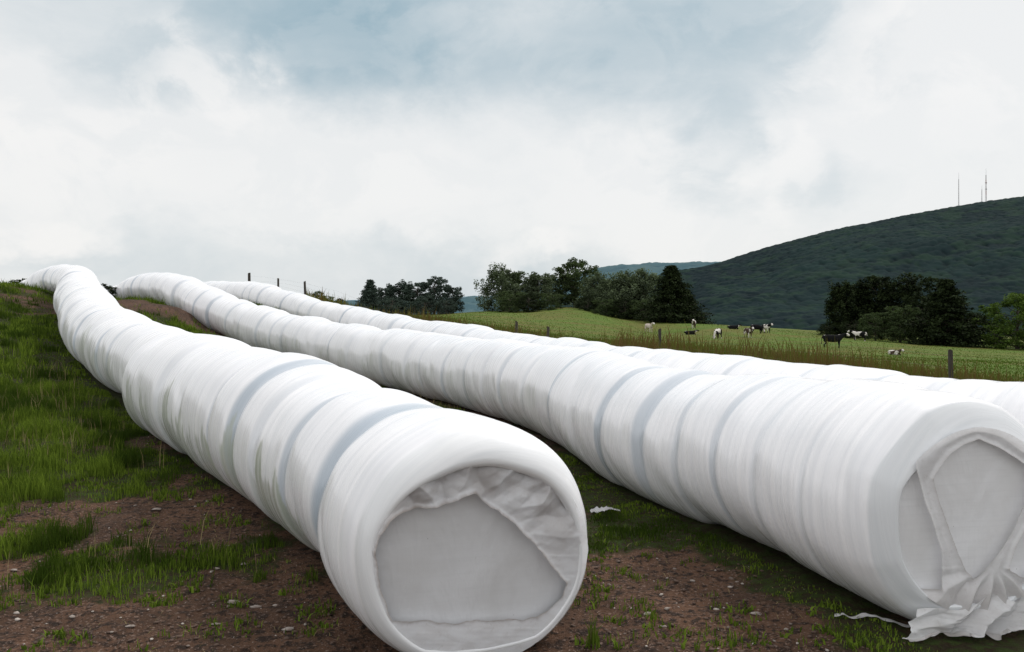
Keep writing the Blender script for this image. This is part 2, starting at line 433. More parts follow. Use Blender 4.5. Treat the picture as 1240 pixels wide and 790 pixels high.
# ------------------------------------------------------------------ the wrapped rows
def build_row(name, L, seed, seams, near_len, dirt_spans, label, cat, end, group, octo=0.0, kink=None, endT=None, fat=0.0):
    rng = np.random.default_rng(seed)
    d = np.r_[0, np.cumsum(np.linalg.norm(np.diff(L, axis=0), axis=1))]
    tot = d[-1]
    s = np.concatenate([np.arange(0, near_len, 0.02), np.arange(near_len, tot, 0.045)])
    C = np.stack([np.interp(s, d, L[:, i]) for i in range(3)], -1)
    k = 9
    Cs = C.copy()
    T = -np.gradient(Cs, s, axis=0)
    ker = np.ones(41) / 41
    T = np.stack([np.convolve(np.pad(T[:, i], 20, mode='edge'), ker, 'valid') for i in range(3)], -1)
    T /= np.linalg.norm(T, axis=1, keepdims=True)
    if endT is not None:
        q = sstep(0.0, 0.95, s)[:, None]
        T = np.array([endT[0], endT[1], 0.0]) * (1 - q) + T * q
        T /= np.linalg.norm(T, axis=1, keepdims=True)
    # bale boundaries
    b = list(seams)
    while b[-1] < tot: b.append(b[-1] + rng.uniform(0.6, 1.3))
    b = np.array(b)
    nb = len(b) + 1
    idx = np.searchsorted(b, s)
    joff = rng.normal(0, 0.017 if seed == 101 else 0.012, (nb, 3)); joff[0] = 0; joff[:, 2] *= .8
    jr = rng.normal(0, 0.020, nb); jr[0] = 0
    def ease(vals):
        out = vals[idx].astype(float).copy()
        for i, bb in enumerate(b):
            m_ = np.abs(s - bb) < 0.09
            t = sstep(-0.09, 0.09, s[m_] - bb)
            if vals.ndim == 2: t = t[:, None]
            out[m_] = vals[i] * (1 - t) + vals[min(i + 1, nb - 1)] * t
        return out
    off = ease(joff); rad = ease(jr)
    nth = 144
    v = np.arange(nth) / nth
    th = -math.pi / 2 + 2 * math.pi * v
    S, V = np.meshgrid(s, v, indexing='ij'); TH = np.meshgrid(s, th, indexing='ij')[1]
    R = R0 + rad[:, None] + 0 * TH + fat * np.exp(-(S / 1.0) ** 2)
    shade_band = np.zeros_like(R)
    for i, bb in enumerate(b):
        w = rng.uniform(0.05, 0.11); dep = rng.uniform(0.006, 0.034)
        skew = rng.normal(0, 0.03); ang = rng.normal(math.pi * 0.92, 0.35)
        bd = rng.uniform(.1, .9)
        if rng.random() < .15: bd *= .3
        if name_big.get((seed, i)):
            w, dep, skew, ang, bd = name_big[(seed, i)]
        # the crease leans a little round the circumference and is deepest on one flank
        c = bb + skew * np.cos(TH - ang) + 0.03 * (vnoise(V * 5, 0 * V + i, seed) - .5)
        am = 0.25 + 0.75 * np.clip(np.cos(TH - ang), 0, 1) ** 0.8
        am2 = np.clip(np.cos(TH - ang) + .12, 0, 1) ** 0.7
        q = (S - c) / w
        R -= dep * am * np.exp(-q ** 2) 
        # shade on the film bridge, tilted off the sky, painted as a crescent
        shade_band += bd * am2 ** .6 * np.exp(-np.clip(np.abs((S - c) / (w * (0.25 + 0.75 * am2))) , 0, 3) ** 7)
    # wound film: fine hoops and slack
    Sh = S + 0.35 * V
    fade = 1.0
    R += 0.0016 * (fbm(Sh * 7, V * 3.0, seed + 3, 4) - .5) * 2
    cV = np.cos(2 * np.pi * V); sV = np.sin(2 * np.pi * V)
    lump = fbm(S * .9 + cV * 1.1, S * .55 + sV * 1.1 + 9, seed + 5, 2)
    R += 0.062 * (lump - .5)
    sag = ridged(S * 1.5 + cV * .7 + .5 * V, sV * .8 + S * .3, seed + 6, 2)
    R -= 0.007 * sstep(.62, 1.0, sag) * sstep(-1.2, .4, np.cos(TH - 2.4))
    R += 0.0011 * (vnoise(Sh * 40, V * 8, seed + 8) - .5) * 2 * (S < near_len)
    R -= end.get('round', .03) * np.exp(-S / .09)
    # polygon-ish rim of the end bale
    if octo > 0:
        po = np.cos(math.pi / 8) / np.cos(((TH + math.pi / 8) % (math.pi / 4)) - math.pi / 8)
        R *= 1 + (po - 1.0 + .02) * octo * np.exp(-S / 0.22)
    side = np.stack([-T[:, 1], T[:, 0], 0 * T[:, 0]], -1); side /= np.linalg.norm(side, axis=1, keepdims=True)
    up = np.cross(T, side) * -1
    up = np.where(up[:, 2:3] < 0, -up, up)
    if kink:
        sk, amp = kink
        kk = np.where(s < sk, -amp * np.exp(-(sk - s) / 1.6), amp * np.exp(-(s - sk) / 1.6))
        sm = np.abs(s - sk) < 0.05
        kk[sm] = amp * (2 * sstep(-.05, .05, s[sm] - sk) - 1) * math.exp(-.03)
        R -= 0.50 * kk[:, None] + 0.05 * np.exp(-((S - sk - .07) / .06) ** 2)
        R -= 0.03 * np.exp(-((S - sk + .02) / .05) ** 2)
        off = off + side * kk[:, None] + np.array([0, 0, 1.0]) * (0.4 * kk)[:, None]
    # flattening where the row rests
    cy = np.cos(TH) * R; sz = np.sin(TH) * R
    sz = np.where(sz < -0.56, -0.56 + (sz + 0.56) * 0.45, sz)
    cy = cy * (1 + 0.015 * np.clip(-np.sin(TH), 0, 1))
    P = (C + off)[:, None, :] + cy[..., None] * side[:, None, :] + sz[..., None] * up[:, None, :]
    dirt = np.zeros_like(R)
    ph = TH - math.pi          # 0 at the left flank, growing downwards
    ph = np.where(ph < -math.pi, ph + 2 * math.pi, ph)
    topl = -0.12 + 0.75 * (vnoise(s * 9, 0 * s, seed + 21) - .5) + .45 * (vnoise(s * 24, 0 * s, seed + 22) - .5) + .5 * (vnoise(s * 1.3, 0 * s, seed + 23) - .5)
    if seed == 202: topl = topl + .30
    colm = sstep(.28, .45, vnoise(s * 2.6, 0 * s, seed + 24)) * (0.55 + .45 * vnoise(s * 30, 0 * s, seed + 25))
    body = sstep(-.03, .05, ph - topl[:, None]) * (1 - .6 * sstep(.55, 1.2, ph)) * colm[:, None]
    for a0, a1, wgt in dirt_spans:
        dirt += wgt * sstep(a0 - .1, a0 + .1, S) * (1 - sstep(a1 - .1, a1 + .1, S)) * body
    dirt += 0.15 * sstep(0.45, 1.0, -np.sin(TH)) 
    # front end: profile from the rim inwards
    prof = end['profile']              # list of (forward, radius factor)
    n0 = side[0]; u0 = up[0]; t0 = T[0]
    ring0 = P[0]
    rows_ = []; 
    for fw, rf in prof:
        wob = 1 + 0.020 * (fbm(2 + 1.6 * np.cos(th), 3 + 1.6 * np.sin(th) + fw * 6, seed + 40, 3) - .5) * 2
        tp = np.clip(np.sin(th - end.get('lean', 0)), 0, 1) ** 1.3 * end.get('hood', 0)
        c0 = C[0] + t0 * (fw * (1 + .45 * tp))[:, None]
        rr = (ring0 - C[0])
        rows_.append(c0 + rr * ((1 - (1 - rf) * (1 + tp)) * wob)[:, None])
    rows_ = np.array(rows_)[::-1]
    P = np.vstack([rows_, P])
    sP = np.r_[-np.arange(len(prof), 0, -1) * 0.03, s]
    S2, V2 = np.meshgrid(sP, v, indexing='ij')
    z0 = np.zeros((len(prof), nth))
    shade_band = np.vstack([z0 + end.get('rimband', 0), shade_band]); dirt = np.vstack([z0 + 0.12, dirt])  # shading of the end chamfer painted on as an even tint
    root = empty(name, (C[0][0], C[0][1], C[0][2] - R0))
    org = np.array(root.location)
    base = P.reshape(-1, 3) - org
    # wrap v seam: duplicate last column handled by closed faces (u from s only)
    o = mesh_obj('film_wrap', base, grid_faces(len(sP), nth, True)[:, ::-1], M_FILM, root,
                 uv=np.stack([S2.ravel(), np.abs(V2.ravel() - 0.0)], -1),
                 attrs={'band': np.clip(shade_band, 0, 1).ravel(), 'dirt': np.clip(dirt, 0, 1).ravel()})
    tag(root, label, cat, group)
    # far end cap
    return root, C[0], t0, n0, u0, org

name_big = {
    (101, 0): (0.195, 0.045, 0.05, math.pi * 0.86, 1.0),
    (101, 1): (0.055, 0.020, 0.02, math.pi * 0.86, 0.75),
    (101, 2): (0.060, 0.022, 0.03, math.pi * 0.80, 0.30),
    (101, 3): (0.085, 0.034, 0.02, math.pi * 0.78, 0.9),
    (101, 4): (0.085, 0.030, 0.02, math.pi * 0.82, 0.85),
    (202, 0): (0.030, 0.010, 0.04, math.pi * 1.0, 0.22),
    (202, 1): (0.05, 0.012, 0.04, math.pi * 1.0, 0.22),
    (202, 2): (0.06, 0.016, 0.04, math.pi * .9, 0.55),
}
GROUP = None
root1, c1, t1, e1a, e2a, org1 = build_row('wrapped_bale_row', LINES[0], 101, [0.88, 1.80, 2.45, 3.05, 3.7, 4.8, 5.6], 14.0,
    [(1.5, 3.4, 1.0), (3.6, 5.6, .95), (6.0, 8.5, .8), (9, 14, .6)],
    'nearest white film-wrapped bale row with a torn end showing a grey bale face', 'silage bale row',
    {'profile': [(0.035, .988), (0.072, .962), (0.10, .925), (0.115, .89), (0.115, .865), (0.09, .85)], 'rimband': 0.10, 'hood': 1.05, 'lean': -.12}, GROUP, kink=(7.55, .105), endT=(.30, -.954), fat=.035)
root2, c2, t2, e1b, e2b, org2 = build_row('wrapped_bale_row', LINES[1], 202, [0.55, 1.15, 1.75, 2.5, 3.2, 4.1], 14.0,
    [(5.0, 12, .30), (12, 40, .40)],
    'middle white film-wrapped bale row ending at right with loose film bunched on the ground', 'silage bale row',
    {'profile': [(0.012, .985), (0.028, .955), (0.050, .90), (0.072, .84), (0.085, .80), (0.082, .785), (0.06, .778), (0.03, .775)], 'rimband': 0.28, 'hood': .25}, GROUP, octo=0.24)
root3, c3, t3, e1c, e2c, org3 = build_row('wrapped_bale_row', LINES[2], 303, [0.7, 1.5, 2.3, 3.0], 10.0,
    [],
    'farthest white film-wrapped bale row, partly hidden behind the middle row and next to the pasture', 'silage bale row',
    {'profile': [(0.035, .985), (0.075, .95), (0.105, .90), (0.12, .855), (0.12, .80), (0.11, .6), (0.11, .3), (0.11, .02)], 'rimband': 0.1}, GROUP)

# ---- end faces
def face_frame(C, T):
    n = np.array([T[0], T[1], 0]); n /= np.linalg.norm(n)
    e1 = np.array([-n[1], n[0], 0]); e2 = np.array([0, 0, 1.0])
    return np.array(C), n, e1, e2
def outline(pts, fr, off=0.1):
    """measured outline -> coordinates on the end face"""
    C, n, e1, e2 = fr
    out = []
    for u, v in pts:
        r = np.array([(u - 620) / F, 1.0, -(v - HOR) / F]); o = np.array([0, 0, CAMZ])
        t = ((C + n * off - o) @ n) / (r @ n)
        p = o + r * t - C
        out.append((p @ e1, p @ e2))
    return np.array(out)
def poly_sd(poly, X, Y):
    """signed distance to a polygon, negative inside"""
    x = X.ravel(); y = Y.ravel()
    a = poly; b = np.roll(poly, -1, axis=0)
    ab = b - a
    p = np.stack([x, y], -1)[:, None]
    t = np.clip(((p - a) * ab).sum(-1) / (ab ** 2).sum(-1), 0, 1)
    d = np.linalg.norm(p - (a + t[..., None] * ab), axis=-1).min(1)
    ins = np.zeros(len(x), bool)
    for (ax, ay), (bx, by) in zip(a, b):
        c = ((ay > y) != (by > y))
        xx = (bx - ax) * (y - ay) / (by - ay + 1e-12) + ax
        ins ^= c & (x < xx)
    return np.where(ins, -d, d).reshape(X.shape)
def sheet(name, fr, org, outer, holes, zf, mat, parent, step=0.006, dirtf=None, edge_noise=0.012, seed=5, ext=0.66):
    C, n, e1, e2 = fr
    g = np.arange(-ext, ext + step, step)
    X, Y = np.meshgrid(g, g)
    Xn = X + edge_noise * (fbm(X * 14, Y * 14, seed, 3) - .5) * 2; Yn = Y + edge_noise * (fbm(X * 14 + 50, Y * 14, seed + 1, 3) - .5) * 2
    so = outer(X, Y)
    sh = np.full(X.shape, 9.0)
    for h in holes: sh = np.minimum(sh, poly_sd(h, Xn, Yn))
    keep = (so < 0) & (sh > 0)
    m = len(g)
    Z = zf(X, Y, sh, so)
    D = dirtf(X, Y, sh, so) if dirtf is not None else np.zeros_like(X)
    fc = grid_faces(m, m)
    fc = fc[keep.ravel()[fc].all(1)]
    used = np.unique(fc); remap = -np.ones(m * m, int); remap[used] = np.arange(len(used))
    fc = remap[fc]
    xy = np.stack([X.ravel()[used], Y.ravel()[used]], -1); z = Z.ravel()[used]
    # smooth the stair-stepped border
    E = np.vstack([fc[:, [0, 1]], fc[:, [1, 2]], fc[:, [2, 3]], fc[:, [3, 0]]])
    Es = np.sort(E, axis=1); uq, cnt = np.unique(Es, axis=0, return_counts=True)
    be = uq[cnt == 1]
    for _ in range(10):
        acc = np.zeros_like(xy); c_ = np.zeros(len(xy))
        for a_, b_ in ((0, 1), (1, 0)):
            np.add.at(acc, be[:, a_], xy[be[:, b_]]); np.add.at(c_, be[:, a_], 1)
        m_ = c_ > 0
        xy[m_] = 0.5 * xy[m_] + 0.5 * acc[m_] / c_[m_][:, None]
    P = C + xy[:, :1] * e1 + xy[:, 1:] * e2 + z[:, None] * n - org
    return mesh_obj(name, P, fc, mat, parent, attrs={'dirt': D.ravel()[used]})
def disc(name, fr, org, rad, off, mat, parent, dome=0.01, cx=0, cy=0):
    C, n, e1, e2 = fr
    rs = np.linspace(0.002, 1, 26); th = np.linspace(0, 2 * math.pi, 96, endpoint=False)
    Rr, Th = np.meshgrid(rs, th, indexing='ij')
    x = Rr * rad * np.cos(Th) + cx; y = Rr * rad * np.sin(Th) + cy
    z = off + dome * (1 - Rr ** 2) + 0.006 * (fbm(x * 5 + 9, y * 5, 77, 3) - .5)
    P = C + x[..., None] * e1 + y[..., None] * e2 + z[..., None] * n - org
    return mesh_obj(name, P.reshape(-1, 3), grid_faces(26, 96, True), mat, parent)

# row one: grey bale end behind a ragged ring of film
fr1 = face_frame(c1, t1)
op1 = outline([(457, 668), (461, 650), (472, 630), (487, 620), (520, 616), (545, 611), (562, 602), (573, 598), (590, 612), (620, 634), (644, 657), (664, 683), (686, 707), (680, 722), (668, 735), (650, 748), (600, 751), (540, 753), (478, 751), (470, 735), (461, 710)], fr1, .12)
def ridged(x, y, s, o=4): return 1 - np.abs(2 * fbm(x, y, s, o) - 1)
def tri(t): return 1 - np.abs(((t / 2) % 1.0) * 2 - 1) * 2
def creases(X, Y, seed, f=6.0):
    """sharp straight folds as in pulled thin film: creased planes crossing each other"""
    out = 0
    r = np.random.default_rng(seed)
    wx = X + .07 * (fbm(X * 4, Y * 4, seed, 2) - .5); wy = Y + .07 * (fbm(X * 4, Y * 4, seed + 1, 2) - .5)
    for i in range(4):
        a = r.uniform(0, math.pi); fr = f * (1.0 + .8 * i)
        out = out + tri((wx * math.cos(a) + wy * math.sin(a)) * fr + r.uniform(0, 4)) * (0.5 ** i) * (.3 + 1.2 * vnoise(X * 4, Y * 4, seed + 9 + i))
    return out * .5
def z1(X, Y, sh, so):
    top = sstep(-.15, .25, Y)
    rr = np.hypot(X, Y); th = np.arctan2(Y, X)
    fold = (0.028 * creases(X, Y, 14, 6.5) + 0.026 * (tri(th * 3.6 + rr * 4 + 1.5 * vnoise(X * 7, Y * 7, 2)) - .3) * sstep(.1, .5, rr)) * top
    fold = fold + 0.006 * creases(X, Y, 15, 14) * (.35 + top) + .0035 * (ridged(Y * 26 + X * 3, X * 3 + Y * 4, 4, 2) - .5) * (1 - top)
    lip = 0.020 * np.exp(-(sh / 0.014) ** 2)
    return 0.112 + fold * sstep(0, 0.06, -so) + lip * (0.4 + top) + 0.018 * sstep(0, .18, sh) * top
def d1(X, Y, sh, so):
    edge = np.exp(-(sh / 0.010) ** 2)
    dusty = 0.38 * sstep(.45, .7, fbm(X * 5, Y * 5, 61, 4)) * sstep(-.2, .2, Y)
    return np.clip(edge * .9 + dusty, 0, 1)
sheet('torn_film', fr1, org1, lambda X, Y: np.hypot(X, Y) - (0.604 - .085 * np.clip(np.sin(np.arctan2(Y, X) + .12), 0, 1) ** 1.3), [op1], z1, M_TORN, root1, dirtf=d1, seed=5, step=.005, edge_noise=.016)
tag(disc('bale_end', fr1, org1, 0.60, 0.045, M_FACE, root1, 0.012))

# row two
fr2 = face_frame(c2, t2)
hL = outline([(1093, 546), (1106, 553), (1112, 580), (1120, 610), (1131, 640), (1139, 668), (1142, 700), (1140, 714), (1122, 714), (1100, 712), (1084, 690), (1078, 660), (1074, 620), (1074, 590), (1080, 560)], fr2, .1)
hM = outline([(1131, 580), (1140, 565), (1153, 549), (1170, 538), (1186, 533), (1206, 541), (1226, 553), (1248, 567), (1246, 590), (1238, 615), (1228, 640), (1212, 665), (1197, 684), (1181, 702), (1170, 690), (1160, 668), (1150, 640), (1139, 610)], fr2, .1)
hR = outline([(1262, 575), (1275, 620), (1262, 680), (1240, 700), (1222, 690), (1232, 662), (1246, 635), (1256, 600)], fr2, .1)
def z2(X, Y, sh, so):
    lip = 0.016 * np.exp(-(sh / 0.016) ** 2)
    tight = 0.007 * creases(X, Y, 24, 5) 
    low = 0.024 * (tri(np.arctan2(Y + .24, X - .10) * 4.3 + 1.2 * vnoise(X * 6, Y * 6, 3)) - .2) * sstep(.02, .16, np.hypot(Y + .24, X - .10)) * (1 - sstep(-.42, -.2, Y)) + .006 * creases(X, Y, 26, 14) * (1 - sstep(-.42, -.2, Y))
    return 0.085 + lip + tight + low + 0.012 * sstep(0, .1, sh)
def d2(X, Y, sh, so):
    return np.clip(np.exp(-(sh / 0.008) ** 2) * .55 + .35 * (1 - sstep(-.45, -.25, Y)), 0, 1)
sheet('torn_film', fr2, org2, lambda X, Y: np.hypot(X, Y) - 0.50, [hL, hM, hR], z2, M_TORN2, root2, dirtf=d2, seed=9, edge_noise=.004)
disc('bale_end', fr2, org2, 0.51, 0.045, M_FACE2, root2, 0.010)

# loose film hanging out of the bottom of row two and trailing on the ground
def loose_film():
    C, n, e1, e2 = fr2
    na, nb = 170, 110
    A, B = np.meshgrid(np.linspace(0, 1, na), np.linspace(0, 1, nb), indexing='ij')
    x = -0.37 + A * 0.93
    wave = ridged(A * 5.5 - B * 1.8, B * .9 + A * 1.5, 71, 2)
    wv2 = ridged(A * 11 + B * 3, B * 2.5, 72, 3)
    topz = -0.47 + 0.03 * np.sin(A * 9 + 1) + .10 * np.exp(-((A - .46) / .13) ** 2) + .10 * sstep(.65, .9, A)
    y = topz * (1 - B) + (-0.645) * B + 0.02 * (wv2 - .5) * B
    out = 0.10 + 0.01 * B + 0.08 * A * B ** 1.5 * (0.4 + fbm(A * 5, B * 0, 73)) + (0.080 * tri(A * 6.5 + B * 2.2 + 2.2 * vnoise(A * 4, B * 2, 7)) * (.2 + 1.1 * vnoise(A * 5, B, 8)) + .028 * creases(A, B * .6, 33, 9)) * (0.25 + B) * (.45 + .55 * sstep(0, .5, A))
    # a tongue dragged sideways over the ground at the right
    x = x + 0.10 * (fbm(A * 6 + 3, B * 3, 74) - .5) * B + 0.18 * B * (A - .45) - .04 * B
    # ragged lower hem
    hem = 0.10 * (fbm(A * 5, 0 * A, 75, 3) - .35)
    y = y + np.clip(hem, 0, .2) * B ** 3
    P = C + x[..., None] * e1 + y[..., None] * e2 + out[..., None] * n
    gz = height(P[..., 0], P[..., 1])
    P[..., 2] = np.maximum(P[..., 2], gz + 0.012 + 0.03 * wv2 * (B > .6))
    drt = np.clip(0.25 + .5 * sstep(.7, 1, B) - .6 * (wave - .4), 0, .8)
    mesh_obj('loose_film', (P - org2).reshape(-1, 3), grid_faces(na, nb), M_TORN2, root2, attrs={'dirt': drt.ravel()})
loose_film()

# ------------------------------------------------------------------ grass
def blades(name, px, py, hgt, wid, mat, seed, lean=0.45, tint=None, segs=2, pz=None):
    rng = np.random.default_rng(seed)
    n = len(px)
    pz = height(px, py) if pz is None else pz
    a = rng.uniform(0, 2 * np.pi, n); ca = np.cos(a); sa = np.sin(a)
    l = rng.uniform(0.1, 1, n) * lean * hgt
    la = rng.uniform(0, 2 * np.pi, n)
    dx = np.cos(la) * l; dy = np.sin(la) * l
    w = wid * .5
    V = np.empty((n, 5, 3))
    V[:, 0] = np.stack([px - ca * w, py - sa * w, pz - .01], -1)
    V[:, 1] = np.stack([px + ca * w, py + sa * w, pz - .01], -1)
    V[:, 2] = np.stack([px - ca * w * .75 + dx * .3, py - sa * w * .75 + dy * .3, pz + hgt * .55], -1)
    V[:, 3] = np.stack([px + ca * w * .75 + dx * .3, py + sa * w * .75 + dy * .3, pz + hgt * .55], -1)
    V[:, 4] = np.stack([px + dx, py + dy, pz + hgt * .92], -1)
    b = np.arange(n)[:, None] * 5
    f1 = np.stack([b[:, 0], b[:, 0] + 1, b[:, 0] + 3], -1); f2 = np.stack([b[:, 0], b[:, 0] + 3, b[:, 0] + 2], -1)
    f3 = np.stack([b[:, 0] + 2, b[:, 0] + 3, b[:, 0] + 4], -1)
    tint = rng.uniform(0, 1, n) if tint is None else tint
    return mesh_obj(name, V.reshape(-1, 3), np.vstack([f1, f2, f3]), mat, smooth=False, attrs={'tint': np.repeat(tint, 5)})

def scatter(n, x0, x1, y0, y1, seed, ypow=1.0):
    rng = np.random.default_rng(seed)
    y = y0 + (y1 - y0) * rng.random(n) ** ypow
    x = rng.uniform(x0, x1, n)
    ok = (np.abs(x) < y * 0.72 + .8)
    x = x[ok]; y = y[ok]
    return x, y, rng
def turf(seed, n, box, hscale, wid, ypow=1.0, tintlo=0, rmin=0.42):
    x, y, rng = scatter(n, *box, seed, ypow)
    g = grass_mask(x, y)
    # clumps
    cl = fbm(x * 3.2, y * 3.2, 51, 3)
    p = g * (0.25 + 1.3 * sstep(.38, .66, cl))
    ok = rng.random(len(x)) < p
    x = x[ok]; y = y[ok]; cl = cl[ok]
    d = row_dist(x, y); k = d > rmin
    x, y, cl, d = x[k], y[k], cl[k], d[k]
    damp = 0.45 + 0.55 * sstep(.5, 1.5, d)
    h = hscale * (0.35 + 1.3 * sstep(.4, .75, cl)) * rng.uniform(.5, 1.25, len(x)) * damp
    t = np.clip((0.1 + 1.0 * rng.random(len(x))) * sstep(.32, .62, fbm(x * 1.5, y * 1.5, 88)) * 1.1, 0, 1)
    return x, y, h, np.full(len(x), wid) * rng.uniform(.6, 1.3, len(x)), t
def rough_grass(seed, n, box, h0, h1, wid):
    x, y, h, w, t = turf(seed, n, box, 1.0, wid, 1.0, rmin=.7)
    rng = np.random.default_rng(seed)
    k = fbm(x * .8, y * .8, 71, 3) > .47
    x, y, t = x[k], y[k], t[k]
    return x, y, rng.uniform(h0, h1, len(x)) * (.6 + .8 * vnoise(x * 4, y * 4, 5)), wid * rng.uniform(.6, 1.3, len(x)), np.clip(t * rng.uniform(.3, 1.7, len(x)), 0, 1)
def sprigs(seed, n, box):
    x, y, rng = scatter(n, *box, seed, 1.3)
    k = (row_dist(x, y) > .5) & (vnoise(x * 5, y * 5, 44) > .62)
    x, y = x[k], y[k]
    m = 7
    x = np.repeat(x, m) + rng.normal(0, .022, len(x) * m); y = np.repeat(y, m) + rng.normal(0, .022, len(y) * m)
    return x, y, rng.uniform(.015, .055, len(x)), rng.uniform(.005, .011, len(x)), rng.uniform(.1, .9, len(x))
parts = [sprigs(22, 9000, (-9, -1, 5, 16)), sprigs(21, 6000, (-7, 4.5, 3.8, 11)), rough_grass(11, 60000, (-9, -.6, 3.8, 14), .08, .24, .007), rough_grass(12, 60000, (-24, -4, 13, 34), .13, .30, .014),
         turf(1, 330000, (-9, -.6, 3.6, 14), .12, .007),
         turf(2, 260000, (-24, -4, 13, 36), .12, .018, 1.0),
         turf(3, 170000, (-.6, 4.2, 3.6, 14), .055, .007),
         turf(5, 60000, (-16, 1, 14, 38), .12, .02)]
px, py, ph, pw, ptint = [np.concatenate([q[i] for q in parts]) for i in range(5)]
tag(blades('grass', px, py, ph, pw, M_GRASS, 5, tint=ptint), kind='stuff', label='green grass growing in patches on the slope around the bale rows')

def broad(seed, n, box):
    x, y, h, w, t = sprigs(seed, n, box)
    return x, y, h * .9, w * 2.0, t * .8
bx_, by_, bh_, bw_, bt_ = [np.concatenate(q) for q in zip(broad(31, 2500, (-8, -.8, 4, 13)), broad(32, 450, (-.2, 3, 4, 9)))]
tag(blades('weed_leaves', bx_, by_, bh_, bw_, M_GRASS, 35, lean=1.5, tint=np.clip(bt_ * 1.1, 0, 1)), kind='stuff', label='low broad-leaved weeds sprouting through turf and soil')
dx_, dy_, _r = scatter(5200, -9, 0, 4.5, 16, 36)
_k = (row_dist(dx_, dy_) > .7) & (grass_mask(dx_, dy_) > .3) & (vnoise(dx_ * 1.7, dy_ * 1.7, 12) > .5)
dx_, dy_ = dx_[_k], dy_[_k]
tag(blades('dry_stalks', dx_, dy_, _r.uniform(.12, .34, len(dx_)), np.full(len(dx_), .006), mat_leafy('straw', (0.16, 0.13, 0.06), (0.30, 0.24, 0.12)), 37, lean=.5), kind='stuff', label='thin dead stalks standing in the grass left of the nearest row')

sx_, sy_, _r = scatter(3600, -6, 4, 4.0, 10, 38, 1.3)
_k = (row_dist(sx_, sy_) > .55) & (vnoise(sx_ * 2.3, sy_ * 2.3, 15) > .45)
sx_, sy_ = sx_[_k], sy_[_k]
tag(blades('straw_litter', sx_, sy_, _r.uniform(.006, .012, len(sx_)), np.full(len(sx_), .0045), bpy.data.materials['straw'], 39, lean=7.0, pz=height(sx_, sy_) + .012), kind='stuff', label='bits of old straw littering the bare soil')

# meadow and dry weeds beyond the far row
def meadow():
    rng = np.random.default_rng(91)
    n = 120000
    Y = 9 * (150 / 9) ** rng.random(n)
    az = rng.uniform(-.25, .80, n)
    x = az * Y; y = Y
    xr = np.interp(y, LINES[2][::20, 1], LINES[2][::20, 0])
    k = (x - xr > 0.75 + 0 * y) & (x > -.35 * y) & ((y < 45) | (rng.random(n) < .5))
    x, y = x[k], y[k]
    weed = np.exp(-((x - np.interp(y, LINES[2][::20, 1], LINES[2][::20, 0]) - 5) / 7.0) ** 2)
    weed = weed * sstep(.28, .52, fbm(x * .4, y * .4, 63, 4))
    h = (0.05 + 0.0002 * y) + (0.16 + .68 * rng.random(len(x)) ** 1.7) * weed
    h *= rng.uniform(.5, 1.4, len(x))
    w = 0.006 + 0.0007 * y
    t = np.clip(weed * rng.uniform(.3, 1.3, len(x)), 0, 1)
    return x, y, h, w * rng.uniform(.6, 1.4, len(x)), t
mx, my, mh, mw, mt = meadow()
tall = mh > 0.16
tag(blades('meadow_grass', mx[~tall], my[~tall], mh[~tall], mw[~tall], mat_leafy('meadow_blades', (0.072, 0.122, 0.014), (0.130, 0.122, 0.028), trans=.05), 6, tint=mt[~tall]), kind='stuff', label='short green pasture grass beyond the bale rows')
tag(blades('weeds', mx[tall], my[tall], mh[tall], mw[tall], M_WEED, 7, tint=mt[tall], lean=.35), kind='stuff', label='rusty brown and olive weeds along the fence line beyond the far bale row')

# ------------------------------------------------------------------ stones and scraps
def pebble_geo(rng, r):
    phi = (1 + 5 ** .5) / 2
    v = np.array([[-1, phi, 0], [1, phi, 0], [-1, -phi, 0], [1, -phi, 0], [0, -1, phi], [0, 1, phi], [0, -1, -phi], [0, 1, -phi], [phi, 0, -1], [phi, 0, 1], [-phi, 0, -1], [-phi, 0, 1]], float)
    v /= np.linalg.norm(v[0])
    f = np.array([[0, 11, 5], [0, 5, 1], [0, 1, 7], [0, 7, 10], [0, 10, 11], [1, 5, 9], [5, 11, 4], [11, 10, 2], [10, 7, 6], [7, 1, 8], [3, 9, 4], [3, 4, 2], [3, 2, 6], [3, 6, 8], [3, 8, 9], [4, 9, 5], [2, 4, 11], [6, 2, 10], [8, 6, 7], [9, 8, 1]])
    v = v * (1 + rng.normal(0, .18, (12, 1))) * np.array([1.3, .9, .5]) * r
    a = rng.uniform(0, 6.28); c, s = math.cos(a), math.sin(a)
    return v @ np.array([[c, s, 0], [-s, c, 0], [0, 0, 1]]), f
def gravel():
    rng = np.random.default_rng(3)
    V = []; Fc = []; k = 0; T = []
    xs = np.concatenate([rng.uniform(-6, -.4, 9000), rng.uniform(-.3, 3.6, 6000)]); ys = np.concatenate([4.2 + 8 * rng.random(9000) ** 1.5, 4.0 + 5 * rng.random(6000)])
    g = grass_mask(xs, ys); d = row_dist(xs, ys); z = height(xs, ys)
    for x, y, gg, dd, zz in zip(xs, ys, g, d, z):
        if rng.random() < gg * .85 or dd < .45: continue
        v, f = pebble_geo(rng, 0.003 + .014 * rng.random() ** 4)
        V.append(v + np.array([x, y, zz + .003])); Fc.append(f + k); T.append(np.full(12, rng.random())); k += 12
    m, nt, bs = material('gravel')
    t = nt.attr('tint')
    nt.put(bs.inputs['Base Color'], nt.mix(nt.ramp(t, .86, 1.0), (0.085, 0.052, 0.037), (0.42, 0.37, 0.33)))
    bs.inputs['Roughness'].default_value = .9
    tag(mesh_obj('gravel', np.vstack(V), np.vstack(Fc), m, smooth=False, attrs={'tint': np.concatenate(T)}), kind='stuff', label='small pebbles and clods scattered over the bare soil')
gravel()

